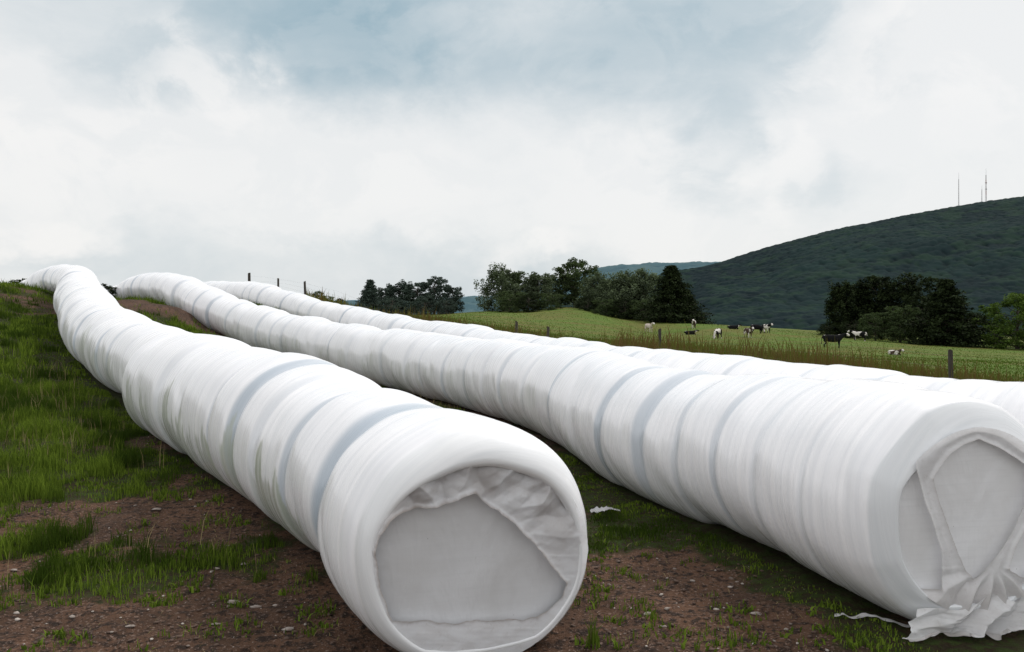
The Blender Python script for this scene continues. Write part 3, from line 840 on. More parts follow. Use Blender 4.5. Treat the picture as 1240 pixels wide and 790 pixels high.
def ground_hit(u, v):
    Y = np.geomspace(3.4, 60, 1500)
    p = rel(u, v, Y)  if False else np.stack([(u - 620) / F * Y, Y, CAMZ - (v - HOR) / F * Y], -1)
    h = height(p[:, 0], p[:, 1])
    i = np.argmax(p[:, 2] < h)
    return p[i, 0], p[i, 1], h[i]
def smooth_stone(rng, r):
    nu, nv = 14, 9
    V = []
    for i in range(nv):
        ph = math.pi * i / (nv - 1)
        for j in range(nu):
            t = 2 * math.pi * j / nu
            V.append((math.sin(ph) * math.cos(t), math.sin(ph) * math.sin(t), math.cos(ph)))
    V = np.array(V)
    n = 1 + 1.1 * (fbm(V[:, 0] * 1.5 + rng.uniform(0, 40), V[:, 1] * 1.5 + V[:, 2] * 1.3, 5, 3) - .5)
    return V * n[:, None] * np.array([1.35, .75, .32]) * r * .85, grid_faces(nv, nu, True)
stones = [
    (283, 731, .040, 'largest flat pale stone on the dark soil left of the nearest bale row'),
    (310, 737, .033, 'tan oval stone just right of the largest pale stone'),
    (350, 764, .034, 'pale stone nearest the torn end of the nearest bale row, at its left foot'),
    (262, 757, .024, 'small grey stone below the largest pale stone'),
    (17, 692, .028, 'bright white stone at the left edge of the picture beside the grass clump'),
    (190, 618, .034, 'long pale chip where the grass meets the bare soil, left of the nearest row'),
    (296, 684, .026, 'small beige stone above the largest pale stone'),
    (262, 690, .022, 'whitish stone in thin grass above the pale stones'),
    (158, 760, .024, 'grey stone on bare soil near the bottom left'),
    (335, 735, .022, 'small grey stone in the shade beside the nearest row'),
    (915, 745, .030, 'pale flat stone on the brown soil between the two nearest rows'),
    (803, 760, .022, 'small white stone near the bottom of the bare soil between the rows'),
    (785, 745, .030, 'pinkish flat stone between the rows near the dry grass tuft'),
    (148, 545, .030, 'pale stone high on the slope beside the shaded grass'),
]
srng = np.random.default_rng(17)
for u, v, r, lab in stones:
    x, y, z = ground_hit(u, v)
    V, f = smooth_stone(srng, r)
    a = srng.uniform(-.6, .6)
    o = mesh_obj('stone', V, f, M_STONE, loc=(x, y, z + r * .18)); o.rotation_euler = (0, 0, a)
    tag(o, lab, 'stone', 'stones lying on the bare soil')

def scrap(u, v, L, Wd, seed, lab, rz):
    x, y, z = ground_hit(u, v)
    na, nb = 40, 16
    A, B = np.meshgrid(np.linspace(-.5, .5, na), np.linspace(-.5, .5, nb), indexing='ij')
    wmod = 0.35 + 0.9 * fbm(A * 6 + 3, 0 * A, seed, 3)
    X = A * L; Yy = B * Wd * wmod + 0.25 * L * (fbm(A * 4, 0 * A + 7, seed + 2, 2) - .5)
    Z = 0.012 + 0.35 * Wd * ridged(A * 6, B * 3, seed + 3, 4) * (1 - np.abs(A) * 1.2)
    c, s = math.cos(rz), math.sin(rz)
    wx = x + X * c - Yy * s; wy = y + X * s + Yy * c
    gz = height(wx, wy)
    P = np.stack([wx - x, wy - y, gz - z + Z], -1)
    o = mesh_obj('film_scrap', P.reshape(-1, 3), grid_faces(na, nb), M_TORN, loc=(x, y, z), attrs={'dirt': 0.15 * np.ones(na * nb)})
    tag(o, lab, 'plastic scrap')
scrap(733, 622, .26, .13, 31, 'crumpled scrap of white film lying on grass right of the nearest row end', .1)
scrap(1060, 750, .42, .035, 32, 'thin strip of white film on grass under the end of the middle row', -.45)

# single tall grass tuft right of the near face
def tuft():
    x, y, z = ground_hit(718, 782)
    rng = np.random.default_rng(8); n = 26
    px_ = x + rng.normal(0, .018, n); py_ = y + rng.normal(0, .018, n)
    o = blades('grass_tuft', px_ - x, py_ - y, rng.uniform(.08, .26, n), np.full(n, .008), M_GRASS, 81, lean=.45, tint=np.full(n, .25), pz=np.zeros(n))
    o.location = (x, y, z)
    tag(o, 'lone upright tuft of tall grass on bare soil right of the torn bale end', 'grass tuft')
tuft()

# ------------------------------------------------------------------ fence
def tube_geo(p0, p1, r0, r1, n=8):
    p0 = np.array(p0, float); p1 = np.array(p1, float); d = p1 - p0; d /= np.linalg.norm(d)
    a = np.cross(d, [0.3, .9, .1]); a /= np.linalg.norm(a); b = np.cross(d, a)
    th = np.linspace(0, 2 * np.pi, n, endpoint=False)
    ring = np.cos(th)[:, None] * a + np.sin(th)[:, None] * b
    return np.vstack([p0 + ring * r0, p1 + ring * r1])
def tube_faces(k, n=8, cap=True):
    f = [[k + i, k + (i + 1) % n, k + n + (i + 1) % n, k + n + i] for i in range(n)]
    return f
POSTS = [(1152, 425, 15.5, .048), (799, 402, 22.5, .048), (662, 397.5, 28.5, .06), (625, 393, 32.0, .06), (370, 341, 47, .07), (337, 337.5, 50, .07), (302, 331, 52, .10)]
fx, fy, _ = rel(1152, 423, 15.5)
fence = empty('post_and_wire_fence', (fx, fy, float(height(np.array([fx]), np.array([fy]))[0])))
tag(fence, 'old wire fence on leaning dark wooden posts running behind the farthest bale row', 'fence')
fo = np.array(fence.location)
tops = []
prng = np.random.default_rng(4)
for u, v, Y, r in POSTS:
    p = rel(u, v, Y); g = float(height(np.array([p[0]]), np.array([p[1]]))[0])
    top = np.array([p[0] + prng.normal(0, .03), p[1], max(p[2], g + .7) if p[2] - g < .7 else p[2]])
    ga = []
    nseg = 6; nr = 10
    for i in range(nseg):
        t = i / (nseg - 1)
        c = np.array([p[0], p[1], g - .2]) * (1 - t) + top * t - fo
        th = np.linspace(0, 2 * np.pi, nr, endpoint=False)
        rr = r * (1 - .15 * t) * (1 + .1 * np.sin(th * 3 + u)) 
        ga.append(np.stack([c[0] + rr * np.cos(th), c[1] + rr * np.sin(th), np.full(nr, c[2]) + (0.03 * np.cos(th + u) if i == nseg - 1 else 0)], -1))
    V = np.vstack(ga); fc = grid_faces(nseg, nr, True).tolist() + [list(range(nr * (nseg - 1), nr * nseg))]
    mesh_obj('post', V, fc, M_POST, fence, smooth=False)
    tops.append((p, g, top))
for hgt in (.35, .62, .88):
    V = []; Fc = []; k = 0
    for (p, g, t), (p2, g2, t2) in zip(tops[:-1], tops[1:]):
        for j in range(10):
            a, b = j / 10, (j + 1) / 10
            def at(q):
                x = p[0] * (1 - q) + p2[0] * q; y = p[1] * (1 - q) + p2[1] * q
                z = float(height(np.array([x]), np.array([y]))[0]) + (t[2] - g) * hgt * (1 - q) + (t2[2] - g2) * hgt * q
                return np.array([x, y, z]) - fo
            V.append(tube_geo(at(a), at(b), .0016, .0016, 5)); Fc += tube_faces(k, 5); k += 10
    mesh_obj('wire', np.vstack(V), Fc, M_WIRE, fence)

# ------------------------------------------------------------------ trees
def tree_mesh(seed, H, spread, kind):
    """returns (trunk verts, faces), (leaf verts, faces, tint)"""
    rng = np.random.default_rng(seed)
    V = []; Fc = []; k = 0
    def limb(p0, p1, r0, r1):
        nonlocal k
        V.append(tube_geo(p0, p1, r0, r1, 7)); Fc.extend(tube_faces(k, 7)); k += 14
    tips = []
    if kind == 'conifer':
        top = np.array([rng.normal(0, .02) * H, 0, H])
        limb((0, 0, -.5), top * .5, H * .022, H * .014); limb(top * .5, top, H * .014, H * .002)
        nl = 34
        for i in range(nl):
            t = 0.06 + .92 * i / nl
            m = int(7 - 3 * t)
            L = spread * (1 - t) ** .8 * (0.75 + .5 * rng.random())
            a0 = rng.uniform(0, 6.28)
            for j in range(m):
                a = a0 + 6.283 * j / m + rng.normal(0, .25); LL = L * rng.uniform(.7, 1.15)
                p0 = top * t; p1 = p0 + np.array([math.cos(a) * LL, math.sin(a) * LL, -.10 * LL + .12 * H * .1])
                limb(p0, p1, H * .005, H * .001)
                for q in (.35, .6, .8, 1.0):
                    tips.append((p0 * (1 - q) + p1 * q, .085 * H * (.6 + .5 * (1 - t))*(.7+.3*q), .45))
    else:
        zc, zr, z0 = {'round': (.54, .47, .10), 'tall': (.50, .52, .05), 'bush': (.45, .55, .02)}[kind]
        W_ = spread
        limb((0, 0, -.6), (0, 0, H * .30), H * .028, H * .018)
        limb((0, 0, H * .30), (rng.normal(0, .02) * H, rng.normal(0, .02) * H, H * .86), H * .018, H * .004)
        nl = {'round': 30, 'tall': 34, 'bush': 32}[kind]
        for i in range(nl):
            z = z0 + (1 - z0) * ((i + .5) / nl) * .94
            wz = math.sqrt(max(0.02, 1 - ((z - zc) / zr) ** 2))
            if kind == 'tall': wz *= (1.12 - .45 * z)
            if z < .3 and kind == 'round': wz = max(wz, .62)
            a = i * 2.4 + rng.normal(0, .5); rr = W_ * wz * rng.uniform(.30, .82)
            c = np.array([math.cos(a) * rr, math.sin(a) * rr, z * H])
            p0 = np.array([0, 0, max(.04, z - .16) * H]); mid = (p0 + c) / 2 + np.array([0, 0, -.02 * H])
            limb(p0, mid, H * .008, H * .005); limb(mid, c, H * .005, H * .002)
            lr = H * rng.uniform(.085, .14) * (1.15 - .5 * max(0, z - .5)) * (.8 + W_ / H * .6)
            for q in range(9 if kind != 'tall' else 9):
                b = rng.normal(0, 1, 3); b /= np.linalg.norm(b); b[2] = b[2] * (.75 if kind != 'tall' else 1.35)
                cc_ = c + b * lr * rng.uniform(.45, 1.0); cc_[2] = max(cc_[2], .03 * H)
                tips.append((cc_, lr * rng.uniform(.30, .62), .8 if kind != 'tall' else 1.5))
    # leaf clumps
    LV = []; T = []; 
    for c, rad, flat in tips:
        m = int(42 if kind != 'conifer' else 26)
        p = rng.normal(0, 1, (m, 3)); p /= np.linalg.norm(p, axis=1, keepdims=True)
        p *= (rng.random((m, 1)) ** .45) * rad; p[:, 2] *= flat
        ctr = c + p
        sz = rng.uniform(.010, .021, m) * H
        a = rng.normal(0, 1, (m, 3)); a /= np.linalg.norm(a, axis=1, keepdims=True)
        b = np.cross(a, rng.normal(0, 1, (m, 3))); b /= np.linalg.norm(b, axis=1, keepdims=True)
        a = a * sz[:, None]; b = b * sz[:, None] * .6
        LV.append(np.stack([ctr - a, ctr - b, ctr + a, ctr + b], 1))
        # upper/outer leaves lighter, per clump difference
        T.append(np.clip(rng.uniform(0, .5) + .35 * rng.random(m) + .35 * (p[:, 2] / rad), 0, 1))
    LV = np.concatenate(LV).reshape(-1, 3); T = np.concatenate(T)
    zt = LV[:, 2].max(); f = H / zt
    LV = LV * np.array([1, 1, f]); 
    LV[:, 2] = np.maximum(LV[:, 2], 0.05)
    TV = np.vstack(V) * np.array([1, 1, f])
    wx = np.percentile(np.abs(LV[:, :2]), 97); g = spread / wx
    LV[:, :2] *= g; TV[:, :2] *= g
    LF = np.arange(len(LV)).reshape(-1, 4)
    return (TV, Fc), (LV, LF, np.repeat(T, 4))

M_LEAF_DARK = mat_leafy('leaves_dark', (0.006, 0.010, 0.005), (0.032, 0.046, 0.016))
M_LEAF_MID = mat_leafy('leaves_mid', (0.030, 0.046, 0.022), (0.082, 0.110, 0.045), trans=.1)
M_LEAF_HAZE = mat_leafy('leaves_pale', (0.062, 0.080, 0.050), (0.115, 0.145, 0.080), trans=.1)  # haze over the middle group mixed into the leaf colour
M_LEAF_SLATE = mat_leafy('leaves_slate', (0.036, 0.054, 0.045), (0.075, 0.100, 0.078))
M_LEAF_BRIGHT = mat_leafy('leaves_bright', (0.030, 0.055, 0.010), (0.100, 0.155, 0.030), trans=.15)
PROTO = {}
def proto(kind, seed, ratio, mat):
    key = (kind, seed, ratio, mat.name)
    if key not in PROTO:
        (tv, tf), (lv, lf, t) = tree_mesh(seed, 10.0, 10.0 * ratio, kind)
        root = bpy.data.objects.new('tree', None)
        tr = bpy.data.meshes.new('trunk'); tr.from_pydata([tuple(map(float, q)) for q in tv], [], tf); tr.materials.append(M_BARK)
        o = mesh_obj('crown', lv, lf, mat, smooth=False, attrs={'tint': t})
        cm = o.data; bpy.data.objects.remove(o)
        PROTO[key] = (tr, cm)
    return PROTO[key]
def tree(name, u, vbase, vtop, Y, kind, ratio, mat, label, group, seed=1, cat='tree', rz=0.0, sink=0.0):
    p = rel(u, vbase, Y)
    g = float(height(np.array([p[0]]), np.array([p[1]]))[0])
    ztop = CAMZ - (vtop - HOR) / F * Y
    H = ztop - g + sink
    tr, cm = proto(kind, seed, ratio, mat)
    root = empty(name, (p[0], p[1], g - sink), rz); s = H / 10.0
    root.scale = (s, s, s)
    tag(root, label, cat, group)
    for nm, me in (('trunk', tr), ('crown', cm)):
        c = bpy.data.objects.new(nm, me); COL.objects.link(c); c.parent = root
    return root
G1 = 'trees of the small copse at the end of the slope'
tree('evergreen_tree', 446, 385, 338, 168, 'conifer', .30, M_LEAF_SLATE, 'pointed dark evergreen at the left end of the small far copse', G1, 3, rz=.4)
tree('broadleaf_tree', 466, 385, 345, 175, 'round', .42, M_LEAF_SLATE, 'low rounded tree just right of the pointed evergreen in the far copse', G1, 5, rz=1.1)
tree('broadleaf_tree', 484, 385, 338, 178, 'tall', .36, M_LEAF_SLATE, 'thin-topped tree in the middle of the far copse', G1, 7, rz=2.0)
tree('broadleaf_tree', 505, 384, 340, 170, 'round', .42, M_LEAF_SLATE, 'rounded grey-green tree right of centre in the far copse', G1, 5, rz=3.0)
tree('broadleaf_tree', 526, 384, 334, 172, 'round', .42, M_LEAF_SLATE, 'tallest airy tree at the right side of the far copse', G1, 9, rz=.7)
tree('broadleaf_tree', 549, 383, 345, 165, 'round', .36, M_LEAF_SLATE, 'last rounded tree at the right end of the far copse beside the blue hills', G1, 5, rz=4.2)
for u, vt, sd, l in ((436, 366, 11, 'low dark shrub at the left foot of the far copse'), (475, 358, 12, 'dark shrub under the far copse, left half'), (515, 357, 11, 'dark shrub under the far copse, right half'), (540, 360, 12, 'small shrub at the right foot of the far copse')):
    tree('shrub', u, 386, vt, 160, 'bush', .75, M_LEAF_SLATE, l, 'shrubs under the far copse', sd, 'shrub', rz=u * .1)

G2 = 'trees at the far edge of the pasture'
tree('poplar_tree', 609, 378, 317, 160, 'tall', .46, M_LEAF_HAZE, 'pale narrow-topped tree at the left end of the middle tree group', G2, 21, rz=.2)
tree('broadleaf_tree', 628, 378, 328, 163, 'round', .46, M_LEAF_MID, 'rounded dusky tree second from the left in the middle tree group', G2, 22, rz=1.2)
tree('broadleaf_tree', 652, 378, 329, 160, 'round', .46, M_LEAF_HAZE, 'broad low tree left of the tallest tree in the middle group', G2, 23, rz=2.5)
tree('broadleaf_tree', 674, 376, 332, 168, 'round', .40, M_LEAF_HAZE, 'small pale tree tucked against the left of the tallest tree', G2, 22, rz=5.5)
tree('broadleaf_tree', 696, 376, 312, 165, 'round', .40, M_LEAF_MID, 'tallest tree of the middle group with a round airy top', G2, 24, rz=.9)
tree('poplar_tree', 722, 380, 327, 155, 'tall', .46, M_LEAF_HAZE, 'pale feathery tree just right of the tallest tree in the middle group', G2, 25, rz=1.9)
tree('poplar_tree', 742, 384, 328, 148, 'tall', .46, M_LEAF_HAZE, 'pale feathery tree midway between the tallest tree and the black conifer', G2, 21, rz=3.3)
tree('poplar_tree', 760, 386, 325, 145, 'tall', .46, M_LEAF_HAZE, 'pointed pale tree second from the black conifer', G2, 25, rz=4.4)
tree('poplar_tree', 779, 388, 323, 146, 'tall', .46, M_LEAF_HAZE, 'pale green tree touching the left side of the black conifer', G2, 26, rz=.4)
for u, vb, vt, Y, sd, l in ((617, 379, 352, 150, 31, 'dark shrub at the left foot of the middle tree group'), (640, 379, 354, 150, 32, 'dark shrub below the two rounded trees of the middle group'), (664, 379, 355, 150, 31, 'dark shrub left below the tallest tree'), (712, 382, 358, 146, 32, 'dark shrub right below the tallest tree'), (735, 386, 362, 140, 31, 'shrub below the feathery trees, left'), (757, 387, 360, 139, 32, 'shrub below the feathery trees, middle'), (778, 389, 362, 138, 31, 'shrub at the foot of the tree next to the black conifer')):
    tree('shrub', u, vb, vt, Y, 'bush', .75, M_LEAF_DARK if sd == 32 else M_LEAF_MID, l, 'shrubs at the far edge of the pasture', sd, 'shrub', rz=u * .13)
tree('conifer_tree', 815, 394, 321, 132, 'conifer', .44, M_LEAF_DARK, 'broad black conifer standing alone at the right end of the middle tree group', G2, 41, sink=.8)
tree('conifer_tree', 829, 395, 350, 134, 'conifer', .50, M_LEAF_DARK, 'lower black conifer half merged with the right side of the big conifer', G2, 42, sink=.6, rz=1)

G3 = 'trees of the dark grove below the wooded hill'
tree('broadleaf_tree', 1020, 414, 338, 128, 'tall', .26, M_LEAF_DARK, 'narrow dark tree at the left end of the grove below the hill', G3, 51, rz=.3)
tree('broadleaf_tree', 1042, 414, 337, 130, 'tall', .26, M_LEAF_DARK, 'narrow dark tree second from the left of the grove', G3, 52, rz=1.3)
tree('broadleaf_tree', 1065, 414, 333, 129, 'round', .36, M_LEAF_DARK, 'dark rounded tree left of the tallest crown of the grove', G3, 53, rz=2.3)
tree('broadleaf_tree', 1103, 415, 329, 126, 'round', .36, M_LEAF_DARK, 'tallest rounded crown in the middle of the dark grove', G3, 54, rz=3.3)
tree('broadleaf_tree', 1060, 416, 378, 112, 'round', .52, M_LEAF_MID, 'low green tree in front of the left half of the grove', G3, 22, rz=1.0)
tree('broadleaf_tree', 1090, 416, 369, 110, 'round', .46, M_LEAF_MID, 'pale green rounded small tree in front of the tallest crown', G3, 23, rz=4.0)
tree('conifer_tree', 1146, 421, 337, 104, 'conifer', .40, M_LEAF_DARK, 'black pointed conifer at the right of the grove', G3, 42, sink=.5, rz=2)
tree('broadleaf_tree', 1124, 417, 352, 116, 'round', .42, M_LEAF_DARK, 'dark tree filling the gap left of the black pointed conifer', G3, 53, rz=5)
tree('broadleaf_tree', 1182, 415, 377, 118, 'round', .55, M_LEAF_DARK, 'low dark tree right of the black pointed conifer', G3, 54, rz=.8)
tree('broadleaf_tree', 1232, 416, 354, 100, 'bush', .55, M_LEAF_BRIGHT, 'round green tree at the right edge of the picture', G3, 24, rz=.8)
tree('broadleaf_tree', 1275, 416, 350, 112, 'bush', .5, M_LEAF_BRIGHT, 'tree beyond the right edge next to the round green one', G3, 22, rz=2.8)
for u, vb, vt, Y, sd, l in ((1000, 408, 392, 124, 31, 'low shrub at the left foot of the dark grove'), (1035, 414, 388, 118, 32, 'shrub under the narrow trees of the grove'), (1160, 416, 396, 110, 31, 'shrub right of the black pointed conifer'), (1204, 416, 392, 112, 32, 'shrub between the grove and the round green tree')):
    tree('shrub', u, vb, vt, Y, 'bush', .8, M_LEAF_DARK, l, 'shrubs below the grove', sd, 'shrub', rz=u * .13)
G4 = 'bushes on the brow of the slope'
def brow(u, vt, Y, ratio, lab, mat, sd, sink=.2): tree('bush', u, 360, vt, Y, 'bush', ratio, mat, lab, G4, sd, 'bush', rz=u * .3, sink=sink)
brow(36, 336.5, 44, .6, 'small dark bush on the skyline left of where the nearest row turns', M_LEAF_DARK, 31)
brow(22, 339.5, 46, .5, 'lowest dark bush on the skyline at far left', M_LEAF_DARK, 32)
brow(126, 343, 36, .55, 'dark bush between the two rows on the brow of the slope', M_LEAF_DARK, 31)
brow(385, 352, 50, .6, 'olive bush beside the fence on the brow', M_LEAF_MID, 32)
brow(397, 358, 49, .7, 'low olive bush right of the last skyline fence post', M_LEAF_MID, 31)
brow(412, 361, 52, .5, 'small dark bush lowest on the brow before the far copse', M_LEAF_DARK, 32)

# ------------------------------------------------------------------ hills
def forest(x, y, cell, seed):
    """height of a closed tree canopy: rounded bumps on a jittered lattice"""
    gx = np.floor(x / cell); gy = np.floor(y / cell); best = np.zeros_like(x)
    for i in (-1, 0, 1):
        for j in (-1, 0, 1):
            cx = gx + i; cy = gy + j
            jx = (cx + .5 + .8 * (hash2(cx, cy, seed) - .5)) * cell; jy = (cy + .5 + .8 * (hash2(cx, cy, seed + 1) - .5)) * cell
            hr = 0.35 + .65 * hash2(cx, cy, seed + 2)
            d = np.hypot(x - jx, y - jy) / (cell * .72)
            best = np.maximum(best, hr * np.sqrt(np.clip(1 - d * d, 0, 1)))
    return best
def hill(name, prof, Yr, depth, base, cell, amp, mat, nx, ny, seed, u0, u1):
    us = np.linspace(u0, u1, nx)
    ridge = CAMZ - (np.interp(us, [p[0] for p in prof], [p[1] for p in prof]) - HOR) / F * Yr
    xr = (us - 620) / F * Yr
    t = np.linspace(0, 1.35, ny)
    X = np.repeat(xr[None], ny, 0); T = np.repeat(t[:, None], nx, 1)
    Y = Yr - depth + T * depth + 0 * X
    k = np.where(T < 1, np.sin(np.clip(T, 0, 1) * math.pi / 2) ** 1.05, 1 - (T - 1) * .7)
    Z = base + (ridge[None] - base) * k
    und = (fbm(X / 260, Y / 200, seed, 4) - .5) * 0.16 * (ridge.max() - base) * np.sin(np.clip(T, 0, 1) * math.pi)
    can = (forest(X.ravel(), Y.ravel(), cell, seed) * .65 + forest(X.ravel() + 31, Y.ravel(), cell * 1.9, seed + 7) * .55 * (.4 + fbm(X.ravel() / 60, Y.ravel() / 60, seed + 3))).reshape(X.shape)
    Z = Z + und + amp * (can - .6)
    o = mesh_obj(name, np.stack([X, Y, Z], -1).reshape(-1, 3), grid_faces(ny, nx), mat, attrs={'canopy': can.ravel()})
    return tag(o, kind='structure')
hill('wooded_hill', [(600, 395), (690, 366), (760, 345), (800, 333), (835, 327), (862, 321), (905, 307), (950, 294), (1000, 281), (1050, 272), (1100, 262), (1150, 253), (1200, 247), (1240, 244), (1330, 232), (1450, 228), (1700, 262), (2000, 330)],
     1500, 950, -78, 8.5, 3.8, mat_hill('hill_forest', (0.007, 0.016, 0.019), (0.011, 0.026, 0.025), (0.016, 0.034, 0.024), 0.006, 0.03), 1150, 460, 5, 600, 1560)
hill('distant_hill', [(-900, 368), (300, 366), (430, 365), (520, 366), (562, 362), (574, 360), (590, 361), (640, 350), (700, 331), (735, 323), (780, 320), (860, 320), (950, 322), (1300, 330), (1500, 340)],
     3600, 1400, -78, 30.0, 14.0, mat_hill('far_forest', (0.055, 0.105, 0.125), (0.070, 0.125, 0.140), (0.08, 0.13, 0.14), 0.002, 0.01), 700, 70, 8, -900, 1500)  # aerial haze put into the bluish base colours
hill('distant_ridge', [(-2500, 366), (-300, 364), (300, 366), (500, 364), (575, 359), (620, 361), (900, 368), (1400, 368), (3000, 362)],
     7000, 2200, -80, 60.0, 16.0, mat_hill('farthest_forest', (0.15, 0.24, 0.30), (0.17, 0.26, 0.31), (0.18, 0.26, 0.31), 0.001, 0.005), 500, 40, 12, -2500, 3000)  # thicker haze painted into these forest colours

# ------------------------------------------------------------------ radio masts
def mast(u, vtop, vbase, Y, wid, lab, red=False):
    b = rel(u, vbase + 3, Y); H = (vbase + 3 - vtop) / F * Y
    root = empty('radio_mast', tuple(b))
    tag(root, lab, 'radio mast')
    n = 14
    runs = [(0, 5, 0), (5, 7, 1), (7, 10, 0), (10, 12, 1), (12, 14, 0)] if red else [(0, 14, 0)]
    for i0, i1, pt_ in runs:
        V = []; Fc = []; k = 0
        for i in range(i0, i1):
            z0 = H * .82 * i / n; z1_ = H * .82 * (i + 1) / n
            w0 = wid * (1 - .55 * i / n); w1 = wid * (1 - .55 * (i + 1) / n)
            cr0 = [(w0 * math.cos(a), w0 * math.sin(a), z0) for a in (0.3, 2.39, 4.49)]; cr1 = [(w1 * math.cos(a), w1 * math.sin(a), z1_) for a in (0.3, 2.39, 4.49)]
            for j in range(3):
                for p, q, r in ((cr0[j], cr1[j], .20), (cr0[j], cr1[(j + 1) % 3], .10), (cr1[j], cr1[(j + 1) % 3], .10)):
                    V.append(tube_geo(p, q, r, r, 5)); Fc += tube_faces(k, 5); k += 10
        mesh_obj('painted_section' if pt_ else 'lattice', np.vstack(V), Fc, M_MASTRED if pt_ else M_STEEL, root)
    mesh_obj('antenna', tube_geo((0, 0, H * .81), (0, 0, H), .22, .12, 6), tube_faces(0, 6), M_STEEL, root)
    if red:
        for z in (.45, .62):
            for a in (0, 2.1, 4.2):
                c = np.array([math.cos(a) * wid * .9, math.sin(a) * wid * .9, H * z])
                mesh_obj('panel_antenna', tube_geo(c - [0, 0, 1.2], c + [0, 0, 1.2], .35, .35, 6), tube_faces(0, 6), M_STEEL, root)
mast(1194, 204, 247, 1500, 1.5, 'tallest banded lattice radio mast on top of the wooded hill', True)
mast(1189, 225, 248, 1505, .7, 'short thin mast touching the left of the tallest radio mast')
mast(1161, 209, 252, 1510, .8, 'faint slender radio mast standing apart, leftmost on the hilltop')

# ------------------------------------------------------------------ cows
def cow_mesh(pose, seed):
    """continuous body grown over a skeleton; x is forward"""
    J = []; E = []; Rd = []
    def j(x, y, z, r, par=None):
        J.append((x, y, z)); Rd.append(r if isinstance(r, tuple) else (r, r)); i = len(J) - 1
        if par is not None: E.append((par, i))
        return i
    dz = -0.62 if pose == 'lying' else 0.0
    hip = j(-.72, 0, 1.10 + dz, (.30, .33)); mid = j(-.25, 0, .98 + dz, (.40, .42), hip); ch = j(.30, 0, .99 + dz, (.35, .39), mid); sh = j(.62, 0, 1.10 + dz, (.24, .28), ch)
    rump = j(-.95, 0, 1.12 + dz, (.17, .2), hip)
    tail = j(-1.06, 0, 1.05 + dz, .04, rump); tail = j(-1.10, 0, .7 + dz * .6, .025, tail); tail = j(-1.09, 0, .45 + dz * .3, .05, tail)
    if pose == 'grazing':
        n1 = j(.86, 0, .92, (.15, .19), sh); n2 = j(1.08, 0, .55, (.11, .14), n1); hd = j(1.14, 0, .33, (.12, .12), n2); mz = j(1.22, 0, .09, (.075, .075), hd)
    else:
        n1 = j(.86, 0, 1.28 + dz, (.15, .19), sh); n2 = j(1.06, 0, 1.42 + dz, (.11, .13), n1); hd = j(1.22, .04, 1.44 + dz, (.12, .13), n2); mz = j(1.48, .06, 1.28 + dz, (.075, .08), hd)
    for s in (-1, 1):
        j(J[hd][0] - .06, .22 * s, J[hd][2] + .05, (.05, .03), hd)
        if pose == 'lying':
            a = j(-.62, .26 * s, .34, .15, hip); b = j(-.25, .38 * s, .22, .10, a); c = j(-.62, .42 * s, .09, .06, b); 
            a = j(.55, .22 * s, .30, .12, sh); b = j(.85, .26 * s, .16, .08, a); c = j(.55, .30 * s, .07, .05, b)
        else:
            a = j(-.76, .19 * s, .78, .15, hip); b = j(-.62 + .03 * s, .20 * s, .60, .09, a); c = j(-.84, .19 * s, .42, .06, b); d = j(-.80, .19 * s, .08, .05, c); j(-.76, .19 * s, .02, .06, d)
            a = j(.52, .17 * s, .78, .12, sh); b = j(.54, .17 * s, .42, .065, a); c = j(.52 + .05 * s, .17 * s, .08, .045, b); j(.56 + .05 * s, .17 * s, .02, .06, c)
    if pose != 'lying': j(-.55, 0, .76, (.13, .11), mid)
    me = bpy.data.meshes.new('body'); me.from_pydata(J, E, []); me.update()
    o = bpy.data.objects.new('body', me); COL.objects.link(o)
    md = o.modifiers.new('s', 'SKIN'); me.skin_vertices  # layer created by the modifier
    sv = me.skin_vertices[0].data
    for i, r in enumerate(Rd): sv[i].radius = r; sv[i].use_root = (i == 0)
    md.use_smooth_shade = True
    sb = o.modifiers.new('d', 'SUBSURF'); sb.levels = 2; sb.render_levels = 2
    dg = bpy.context.evaluated_depsgraph_get()
    out = bpy.data.meshes.new_from_object(o.evaluated_get(dg)); bpy.data.objects.remove(o)
    out.polygons.foreach_set('use_smooth', np.ones(len(out.polygons), dtype=bool))
    return out
BLK = (0.010, 0.010, 0.011); WHT = (0.62, 0.58, 0.54); BRN = (0.11, 0.06, 0.04)
M_C = [mat_cow('hide_mostly_black', BLK, WHT, .57, (3.1, 1.2, 0)), mat_cow('hide_black_white', BLK, WHT, .50, (1.1, 5.2, 2)),
       mat_cow('hide_mostly_white', BRN, (0.60, .52, .47), .40, (7.7, 2.2, 1)), mat_cow('hide_brown_white', (0.07, .045, .035), WHT, .52, (9.1, 4.2, 3))]
M_FACEW = mat_simple('white_face', (.62, .58, .55), (.55, .5, .47), 5, .7)
M_HORN = mat_simple('hoof', (.05, .04, .03), (.08, .07, .06), 9, .6)
def head_patch(pose):
    """blaze over the front of the head, its own mesh following the skull"""
    if pose == 'grazing': a, b = np.array([1.13, 0, .38]), np.array([1.24, 0, .04])
    elif pose == 'lying': a, b = np.array([1.19, .035, .84]), np.array([1.51, .062, .65])
    else: a, b = np.array([1.19, .035, 1.46]), np.array([1.51, .062, 1.27])
    V = []; n = 10; K = 7
    for i in range(K):
        t = i / (K - 1); c = a * (1 - t) + b * t; r = (.165 * (1 - t) + .11 * t) * (0.45 if i in (0, K - 1) else 1)
        d = (b - a) / np.linalg.norm(b - a); s_ = np.array([0, 1, 0]); q = np.cross(d, s_)
        for k in range(n):
            th = 2 * math.pi * k / n; V.append(c + r * (math.cos(th) * s_ + math.sin(th) * q))
    return np.array(V), grid_faces(K, n, True)
COWS = {}
